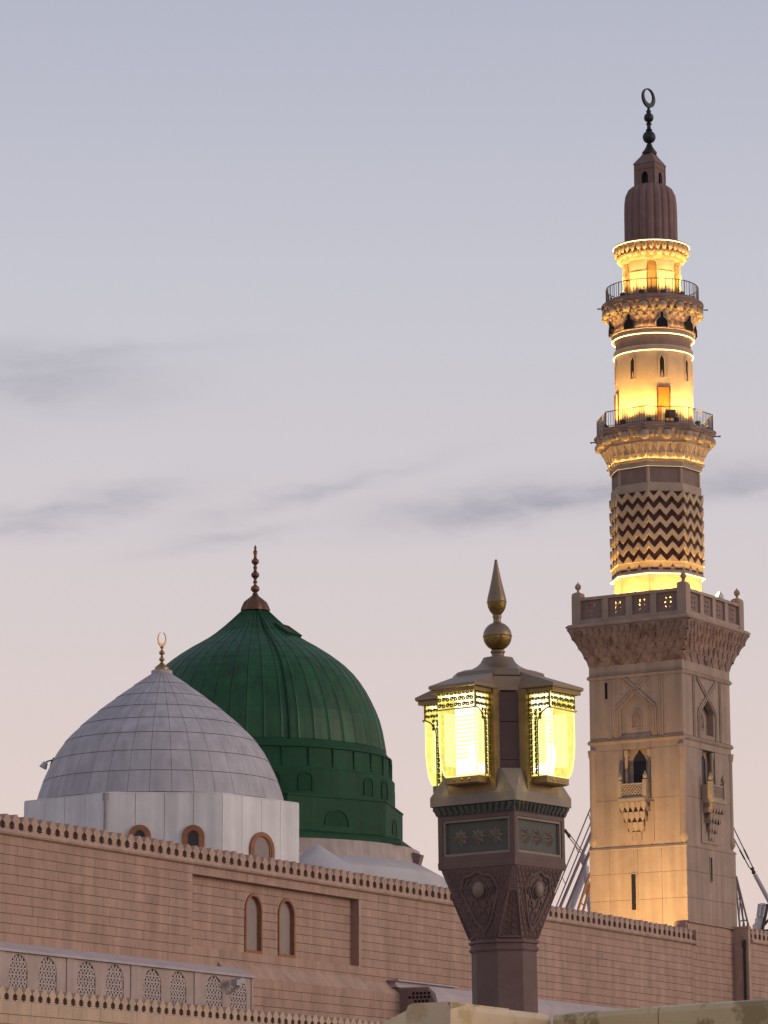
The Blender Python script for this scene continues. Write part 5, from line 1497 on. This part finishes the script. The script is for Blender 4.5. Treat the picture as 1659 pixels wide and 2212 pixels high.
# lanterns: each a box of glass under a hipped roof, hung on one face of the core
WL, NE, NI = .134, .418, .225
ze, zgt, zgb, zpl = z6(1300), z6(1475), z6(2075), z6(2150)
zr1 = z6(1110)
def lantern(rz):
    b = MB()                                     # hipped roof with a moulded eave
    e = .007
    b.loft([[(-WL, -NE, ze), (WL, -NE, ze), (WL, -NI + .02, ze), (-WL, -NI + .02, ze)], [(-WL - e, -NE - e, ze + .006), (WL + e, -NE - e, ze + .006), (WL + e, -NI + .02, ze + .006), (-WL - e, -NI + .02, ze + .006)],
            [(-WL - e, -NE - e, ze + .020), (WL + e, -NE - e, ze + .020), (WL + e, -NI + .02, ze + .020), (-WL - e, -NI + .02, ze + .020)],
            [(-.10, -.175, zr1), (.10, -.175, zr1), (.10, -.10, zr1), (-.10, -.10, zr1)]])
    la = lpart(b, 'lantern', 'tan', rz=rz)
    b = MB(); b.ring([(-WL + .004, -NE + .004), (WL - .004, -NE + .004), (WL - .004, -NI - .02), (-WL + .004, -NI - .02)], [(-WL + .020, -NE + .020), (WL - .020, -NE + .020), (WL - .020, -NI - .02), (-WL + .020, -NI - .02)], 0, .018)
    b.v = [(x, z, ze - .001 - y) for x, y, z in b.v]; b.build('eave_fascia', M['tanedge'], la)
    # glass body, tapering in at the bottom, open towards the core
    gw, gn = WL - .024, NE - .036; gi = NI + .035
    rings = []
    for z, kx in ((zgb, .70), (zgb + .012, .80), (zgb + .05, .90), (zgb + .11, .965), (zgb + .17, 1.0), (ze - .02, 1.0)):
        f_ = gi + (gn - gi) * kx; w_ = gw * (1 - (1 - kx) * .45)
        rings.append((w_, f_, z))
    b = MB()                                     # side panes with small pieces of the bowl
    for (w0_, f0, z0_), (w1_, f1, z1_) in zip(rings[:-1], rings[1:]):
        for s_ in (-1, 1):
            b.add([(s_ * w0_, -f0, z0_), (s_ * w0_, -gi, z0_), (s_ * w1_, -gi, z1_), (s_ * w1_, -f1, z1_)], [(0, 1, 2, 3)])
    b.add([(-rings[0][0], -rings[0][1], zgb), (rings[0][0], -rings[0][1], zgb), (rings[0][0], -gi, zgb), (-rings[0][0], -gi, zgb)], [(0, 1, 2, 3)])
    b.build('side_glass', M['glass'], la)
    b = MB()
    for (w0_, f0, z0_), (w1_, f1, z1_) in zip(rings[:-1], rings[1:]):
        b.add([(-w0_, -f0, z0_), (w0_, -f0, z0_), (w1_, -f1, z1_), (-w1_, -f1, z1_)], [(0, 1, 2, 3)])
    b.build('front_glass', M['glass'], la)
    # back frame plate on the core
    b = MB(); b.ring([(-WL - .010, zpl - .030), (WL + .010, zpl - .030), (WL + .010, ze), (-WL - .010, ze)], [(-WL + .03, zgb - .01), (WL - .03, zgb - .01), (WL - .03, ze - .03), (-WL + .03, ze - .03)], -gi, -NI + .03); b.build('back_frame', M['tanedge'], la)
    # reflector and louvres inside, a lamp in the middle
    for s_ in (-1, 1):
        b = MB(); x0_, x1_ = sorted((s_ * (gw - .008), s_ * (gw - .012))); b.box(x0_, x1_, -gi - .085, -gi - .002, zgb + .06, zgt - .01); b.build('side_reflector', M['reflectorside'], la)
    b = MB(); b.box(-gw + .02, gw - .02, -gi - .006, -gi, zgb + .02, ze - .04); b.build('reflector', M['reflector'], la)
    b = MB()
    for i in range(11):
        z = zgb + .10 + i * .021; b.box(-gw + .03, gw - .03, -gi - .018, -gi - .007, z, z + .008)
    tag(b.build('louvres', M['louvre'], la), kind='stuff')
    b = MB(); b.lathe([(.010, zgb + .03), (.012, zgb + .06), (.018, zgb + .10), (.018, zgb + .14), (.012, zgb + .17), (.004, zgb + .18)], 12, 0, (.03, -gi - .035)); b.build('bulb', M['bulb'], la, smooth=60)
    b = MB(); b.box(-gw + .01, gw - .01, -gn + .01, -gi - .01, ze - .035, ze - .028); b.build('top_reflector', M['reflector'], la)
    ld = bpy.data.lights.new('lantern_lamp', 'POINT'); ld.energy = 9; ld.color = (1, .78, .32); ld.shadow_soft_size = .05
    lo = bpy.data.objects.new('lantern_lamp', ld); C.objects.link(lo); lo.parent = la; lo.location = (0, -gi - .10, zgb + .16)
    b = MB()
    for s_ in (-1, 1): b.path([(s_ * w_, -f_, z_) for w_, f_, z_ in rings], .0045, 5)
    b.tube((-rings[0][0], -rings[0][1], zgb), (rings[0][0], -rings[0][1], zgb), .0045, 5); b.build('glass_edge', M['glassedge'], la)
    # filigree: band under the eave on three sides, quarter arches and inner strips on the sides
    def scrolls(P, u0, u1, v0, v1, n, m_, t=.0040):
        for i in range(n):
            for j in range(m_):
                cu = u0 + (u1 - u0) * (i + .5) / n; cv = v0 + (v1 - v0) * (j + .5) / m_; r_ = min((u1 - u0) / n, (v1 - v0) / m_) * .46
                pts_ = [P(cu + (r_ * (1 - k / 16)) * math.cos(k * .62 + (i + j) % 2 * 2.1), cv + (r_ * (1 - k / 16)) * math.sin(k * .62 + (i + j) % 2 * 2.1)) for k in range(13)]
                b2.path(pts_, t, 4)
    b = MB(); b2 = MB()
    gz = zgt
    yF = -gn - .004
    scrolls(lambda u, v: Vector((u, yF - .004, v)), -gw, gw, gz + .002, ze - .004, 9, 3)
    b.box(-gw - .004, gw + .004, yF - .010, yF, gz - .007, gz); b.box(-gw - .004, gw + .004, yF - .012, yF, ze - .008, ze)
    for s_ in (-1, 1):
        xs = s_ * (gw + .004)
        q = []                                  # side spandrel: arch falling from the front corner to the inner strip
        ns = 8; yi_, yo_ = -gi, -gn
        inner = -gi - .050; zA = gz; rA = .085
        poly = [(yo_, ze), (yo_, zA)] + [(inner - (rA * math.cos(t) if False else rA * (1 - math.sin(t))), zA - rA * (1 - math.cos(t))) for t in [PI / 2 * k / ns for k in range(ns + 1)]] + [(inner, zgb - .005), (yi_, zgb - .005), (yi_, ze)]
        b.box(min(xs, xs + s_ * .004), max(xs, xs + s_ * .004), yi_ - .004, yi_, zgb - .005, ze); b.box(min(xs, xs + s_ * .006), max(xs, xs + s_ * .006), yo_, yi_, ze - .008, ze)
        P = lambda u, v, s_=s_, xs=xs: Vector((xs + s_ * .005, u, v))
        scrolls(P, inner, yi_, zgb + .005, zA - .06, 2, 20); scrolls(P, yo_, yi_, zA + .002, ze - .005, 7, 3); scrolls(P, inner - .03, yi_, zA - .06, zA, 3, 3)
        b2.path([P(y, z) for y, z in poly[1:-2]], .004, 4)
        for yy in (yo_,):
            b2.tube((xs, yy, zgt), (xs, yy, ze), .006, 5)
    fp_ = b.build('filigree_frame', M['filigree'], la)
    tag(b2.build('filigree_scrolls', M['gold'], fp_), kind='stuff')
    # bottom pan with three studs
    w0_, f0, _ = rings[0]
    b = MB(); b.loft([[(x * k_, y, z) for x, y in ((-w0_, -f0 * q_), (w0_, -f0 * q_), (w0_, -gi + .01), (-w0_, -gi + .01))] for z, k_, q_ in ((zpl + .010, .72, .86), (zgb - .040, .95, .97), (zgb - .034, 1.06, 1.01), (zgb - .001, 1.06, 1.01))])
    pn = b.build('bottom_pan', M['tanedge'], la)
    for u in (-.045, 0, .045):
        b = MB(); b.ell((u, -f0 * 1.01, zgb - .018), .006, .005, .006, 8, 6); b.build('stud', M['brass'], pn)
    return la
for k in range(4): lantern(-k * PI / 2)
# top plate, bell and spire
b = MB(); b.loft([chamf(.205, .085, zk1 - .012), chamf(.212, .088, zk1), chamf(.20, .083, z6(1100)), chamf(.165, .07, z6(1075))]); lpart(b, 'roof_plate', 'tan')
def K(c): return c * K6
b = MB(); b.lathe([(K(270), z6(1088)), (K(268), z6(1065)), (K(235), z6(1050)), (K(200), z6(1030)), (K(165), z6(1000)), (K(148), z6(972)), (K(140), z6(960)), (K(138), z6(950)), (K(70), z6(944)), (K(58), z6(930)), (K(56), z6(912)), (K(66), z6(900)), (K(66), z6(885)), (K(58), z6(876))], 40); lpart(b, 'bell_base', 'tan', 40)
b = MB(); n = 14
b.lathe([(K(58) if i == 0 else K(130) * math.cos(-PI / 2 + .46 + (PI / 2 - .46) * i / n), z6(752) + K(130) * math.sin(-PI / 2 + .46 + (PI / 2 - .46) * i / n)) for i in range(n + 1)], 40); ball = lpart(b, 'ball_lower_half', 'gold', 50)
b = MB(); b.lathe([(K(131) * math.cos(PI / 2 * .80 * i / n), z6(752) + K(131) * math.sin(PI / 2 * .80 * i / n)) for i in range(n + 1)] + [(K(36), z6(622)), (K(34), z6(600)), (K(40), z6(580)), (K(42), z6(566)), (K(36), z6(556))], 40); lpart(b, 'ball_upper_half', 'tan', 50)
b = MB(); b.lathe([(K(132), z6(757)), (K(135), z6(752)), (K(132), z6(747))], 40); b.lathe([(K(89), z6(446)), (K(92), z6(440)), (K(89), z6(434))], 40); lpart(b, 'gilt_beads', 'brass', 50)
b = MB(); b.lathe([(K(38), z6(556)), (K(46), z6(545)), (K(66), z6(520)), (K(82), z6(485)), (K(89), z6(440))], 36); lpart(b, 'spire_cup', 'gold', 50)
b = MB(); b.lathe([(K(89), z6(440)), (K(87), z6(415)), (K(78), z6(375)), (K(62), z6(310)), (K(44), z6(230)), (K(28), z6(150)), (K(15), z6(80)), (K(12), z6(58)), (K(3), z6(52))], 36); lpart(b, 'spire', 'tan', 50)

# ------------------------------------------------------------------ marble parapet in the foreground
mp = empty('marble_parapet', (0, 0, 0)); tag(mp, 'veined marble parapet blocks coloured with yellow lamplight along the bottom edge of the foreground', 'parapet')
def mslab(front, depth, material, name='marble_block', zb=0.0):
    """front: list of (point on the top front edge); builds a thick block with a bevelled top"""
    p, q = front; d = Vector((q.x - p.x, q.y - p.y, 0)); n = Vector((-d.y, d.x, 0)).normalized()
    if n.y < 0: n = -n
    rings = []
    for e, z_off in ((0, None), (0, -.018), (.006, -.005), (.02, 0)):
        rings.append([(p + n * e), (q + n * e), (q + n * (depth - e)), (p + n * (depth - e))])
        for i, v in enumerate(rings[-1]):
            zz_ = (p.z if i in (0, 3) else q.z)
            rings[-1][i] = Vector((v.x, v.y, zb if z_off is None else zz_ + z_off))
    b = MB(); b.loft(rings); return b.build(name, M[material], mp)
A_, B_ = at(973, 2164, 9.0), at(1191, 2190, 9.45)
zt_ = (A_.z + B_.z) / 2
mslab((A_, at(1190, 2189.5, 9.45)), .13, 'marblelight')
C_ = at(1194, 2189, 9.45); D_ = at(1420, 2172, 9.16); E_ = at(1800, 2146, 8.7)
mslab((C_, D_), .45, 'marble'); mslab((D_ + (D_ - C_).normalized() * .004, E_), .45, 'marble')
# rounded end block at the left of the corner
Yl = 9.0
out_ = [(973, 2164), (953, 2164.5), (930, 2166), (912, 2168), (903, 2170), (888, 2178), (864, 2190), (845, 2199.5), (832, 2207), (800, 2232), (775, 2270), (765, 2400)]
pf_ = [at(x, y, 9.0 + (973 - x) / 210 * .75) for x, y in out_]
top = pf_; dn = Vector((.45, .89, 0)) * .35
fr1 = top + [Vector((top[-1].x, top[-1].y, 0)), Vector((top[0].x, top[0].y, 0))]
n_ = len(fr1); vv = fr1 + [p + dn for p in fr1]
b = MB(); b.add(vv, [tuple(range(n_)), tuple(range(2 * n_ - 1, n_ - 1, -1))] + [((i + 1) % n_, i, n_ + i, n_ + (i + 1) % n_) for i in range(n_)])
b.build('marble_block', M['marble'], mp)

# ------------------------------------------------------------------ cranes beyond the minaret
YC = 330.0
def cw_(x, y, Y=YC): return at(x, y, Y)
def cl_(cx, cy): return (1195.9 + .0992 * cx, 1744.5 + .0992 * cy)
def cr_(cx, cy): return (1569 + .1289 * cx, 1755.5 + .1289 * cy)
def lattice_boom(name, label, chords, rung_step, r, material, Yd=0, brace=True, up=1.0):
    """two or more chords given as (p, q) pixel pairs, tied by rungs and braces; each chord a part"""
    t = empty(name, (0, 0, 0)); tag(t, label, 'crane', 'construction cranes behind the wall')
    L3 = []
    for i, (p, q) in enumerate(chords):
        a = cw_(*p, YC + Yd + (i % 2) * .8); c = cw_(*q, YC + Yd + (i % 2) * .8)
        dirn = (c - a).normalized(); a = a - dirn * (a.z / max(.1, dirn.z)) if a.z > 0 else a
        L3.append((a, c)); b = MB(); b.tube(a, c, r, 6); b.build('chord', M[material], t)
    b = MB()
    for (a, c), (a2, c2) in zip(L3[:-1], L3[1:]):
        n = max(3, int((c - a).length / rung_step))
        for k in range(1, n):
            p = a.lerp(c, k / n); q = a2.lerp(c2, k / n); b.tube(p, q, r * .6, 4)
            if brace: b.tube(p, a2.lerp(c2, (k + 1) / n), r * .45, 4)
    tag(b.build('lacing', M[material], t), kind='stuff')
    return t
lattice_boom('crane_boom', 'slender ladder-like crane boom leaning right, just left of the minaret base', [(cl_(40, 1870), cl_(1040, -560)), (cl_(140, 1960), cl_(1090, -360))], 3.0, .07, 'crane', 0, False)
lattice_boom('crane_boom', 'heavier dark crane boom with rungs, leaning right against the minaret base', [(cl_(228, 1960), cl_(1060, -20)), (cl_(365, 1990), cl_(1110, 160))], 5.2, .16, 'crane', -6, False)
lattice_boom('crane_boom', 'short reddish crane mast in the gap between boom and minaret base', [(cl_(590, 2040), cl_(790, 1420)), (cl_(700, 2040), cl_(850, 1500))], 2.6, .13, 'craneorange', -12, True)
m = MB(); a, c = cw_(*cl_(440, 2060), YC + 9), cw_(*cl_(700, 1380), YC + 9); d = (c - a).normalized(); a = a - d * (a.z / d.z)
m.tube(a, c, .34, 14, .26); m.tube(c, c + d * .5, .32, 14, .15)
tag(m.build('telescopic_mast', M['cranepale'], None, smooth=40), 'pale tubular crane mast standing between the dark booms left of the minaret', 'crane', 'construction cranes behind the wall')
t = empty('crane_jib', (0, 0, 0)); tag(t, 'small crane jib head with two cables, left of the crane booms', 'crane', 'construction cranes behind the wall')
p0, p1 = cw_(*cl_(250, 500), YC + 4), cw_(*cl_(335, 610), YC + 4)
b = MB(); b.tube(p0, p1, .14, 8); b.ell(p0, .18, .2, .16, 10, 6); b.ell(p1, .17, .2, .22, 10, 6); b.tube(p0, p0 + Vector((-.3, 0, .25)), .08, 6); b.build('jib_head', M['iron'], t)
b = MB(); b.tube(cw_(*cl_(330, 640), YC + 4), cw_(*cl_(640, 1040), YC + 4), .05, 5); b.build('cable', M['crane'], t)
b = MB(); b.tube(cw_(*cl_(360, 600), YC + 4), cw_(*cl_(660, 990), YC + 4), .05, 5); b.build('cable', M['crane'], t)
b = MB(); q = cw_(*cl_(650, 1015), YC + 4); b.tube(q, (q.x + 4, q.y + 6, 0), .25, 8); b.build('mast', M['cranepale'], t)
# right of the minaret
lattice_boom('crane_boom', 'lattice crane mast widening downwards at the right edge of the minaret', [(cr_(230, 1960), cr_(150, 1100)), (cr_(310, 1960), cr_(165, 1060)), (cr_(395, 1990), cr_(170, 1080))], 2.0, .10, 'crane', 2, True)
t = empty('cable_crane', (0, 0, 0)); tag(t, 'pale crane boom with a pulley block on two cables, at the far right', 'crane', 'construction cranes behind the wall')
a, c = cw_(*cr_(478, 1035)), cw_(*cr_(760, 1560)); b = MB(); d = (c - a).normalized(); e = c + d * ((c.z) / -d.z); b.tube(a, e, .20, 10, .38); b.build('boom', M['cranepale'], t, smooth=40)
b = MB(); q = cw_(*cr_(440, 970)); b.tube(cw_(*cr_(400, 940)), cw_(*cr_(465, 935)), .11, 8); b.tube(cw_(*cr_(430, 940)), cw_(*cr_(470, 1020)), .13, 8); b.ell(cw_(*cr_(458, 1000)), .2, .2, .22, 10, 6); b.build('pulley_block', M['iron'], t)
for p, q, kx in (((445, 920), (60, 130), (335, 695)), ((390, 930), (60, 310), (268, 705))):
    b = MB(); b.tube(cw_(*cr_(*p)), cw_(*cr_(*q)), .06, 5); b.build('cable', M['crane'], t)
    b = MB(); dd = (cw_(*cr_(*q)) - cw_(*cr_(*p))).normalized(); k_ = cw_(*cr_(*kx)); b.tube(k_ - dd * .5, k_ + dd * .5, .09, 6); b.build('cable_socket', M['iron'], t)
t = empty('crane_machine', (0, 0, 0)); tag(t, 'grey crane machinery house with struts, above the far right merlons', 'crane', 'construction cranes behind the wall')
Ym = YC + 10
def cm(x, y): return cw_(*cr_(x, y), Ym)
b = MB(); poly = [cm(480, 1850), cm(520, 1840), cm(525, 1740), cm(620, 1745), (cm(600, 2010)), cm(575, 2030), cm(490, 1965)]
poly = poly[::-1]; n_ = len(poly); vv = poly + [p + Vector((0, 2.5, 0)) for p in poly]
b.add(vv, [tuple(range(n_)), tuple(range(2 * n_ - 1, n_ - 1, -1))] + [((i + 1) % n_, i, n_ + i, n_ + (i + 1) % n_) for i in range(n_)]); b.build('machine_house', M['lampgrey'], t)
b = MB(); b.tube(cm(540, 1745), cm(568, 1530), .22, 8); b.tube(cm(600, 1745), cm(640, 1560), .2, 8); b.tube(cm(568, 1540), cm(660, 1545), .15, 8); b.build('gantry', M['cranepale'], t)
b = MB(); b.tube(cm(600, 1990), cm(690, 1560), .15, 8); b.tube(cm(620, 1900), cm(720, 1780), .12, 8); b.tube(cm(640, 1560), cm(720, 1555), .16, 8); b.tube(cm(600, 1975), cm(720, 1972), .12, 6); b.build('strut', M['iron'], t)
b = MB(); q = cm(560, 2000); b.box(q.x - 1.2, q.x + 1.2, q.y, q.y + 2.4, 0, q.z); b.build('tower_base', M['lampgrey'], t)

# small pale lamp in front of the last lattice window
q = onplane(514, 2122, WP + NW * (GD + .5), NW)
flr = empty('wall_lamp', q, WR); tag(flr, 'small whitish lamp unit in front of the rightmost lattice window', 'lamp')
b = MB(); b.box(-.35, .05, -.15, .15, -.15, .12); b.box(.02, .38, -.12, .12, -.05, .20); b.build('housing', M['cranepale'], flr)
b = MB(); b.tube((0, 0, -.1), (0, .5, -.5), .04, 6); b.tube((.2, 0, -.1), (.2, .5, -.45), .04, 6); b.build('bracket', M['lampgrey'], flr)
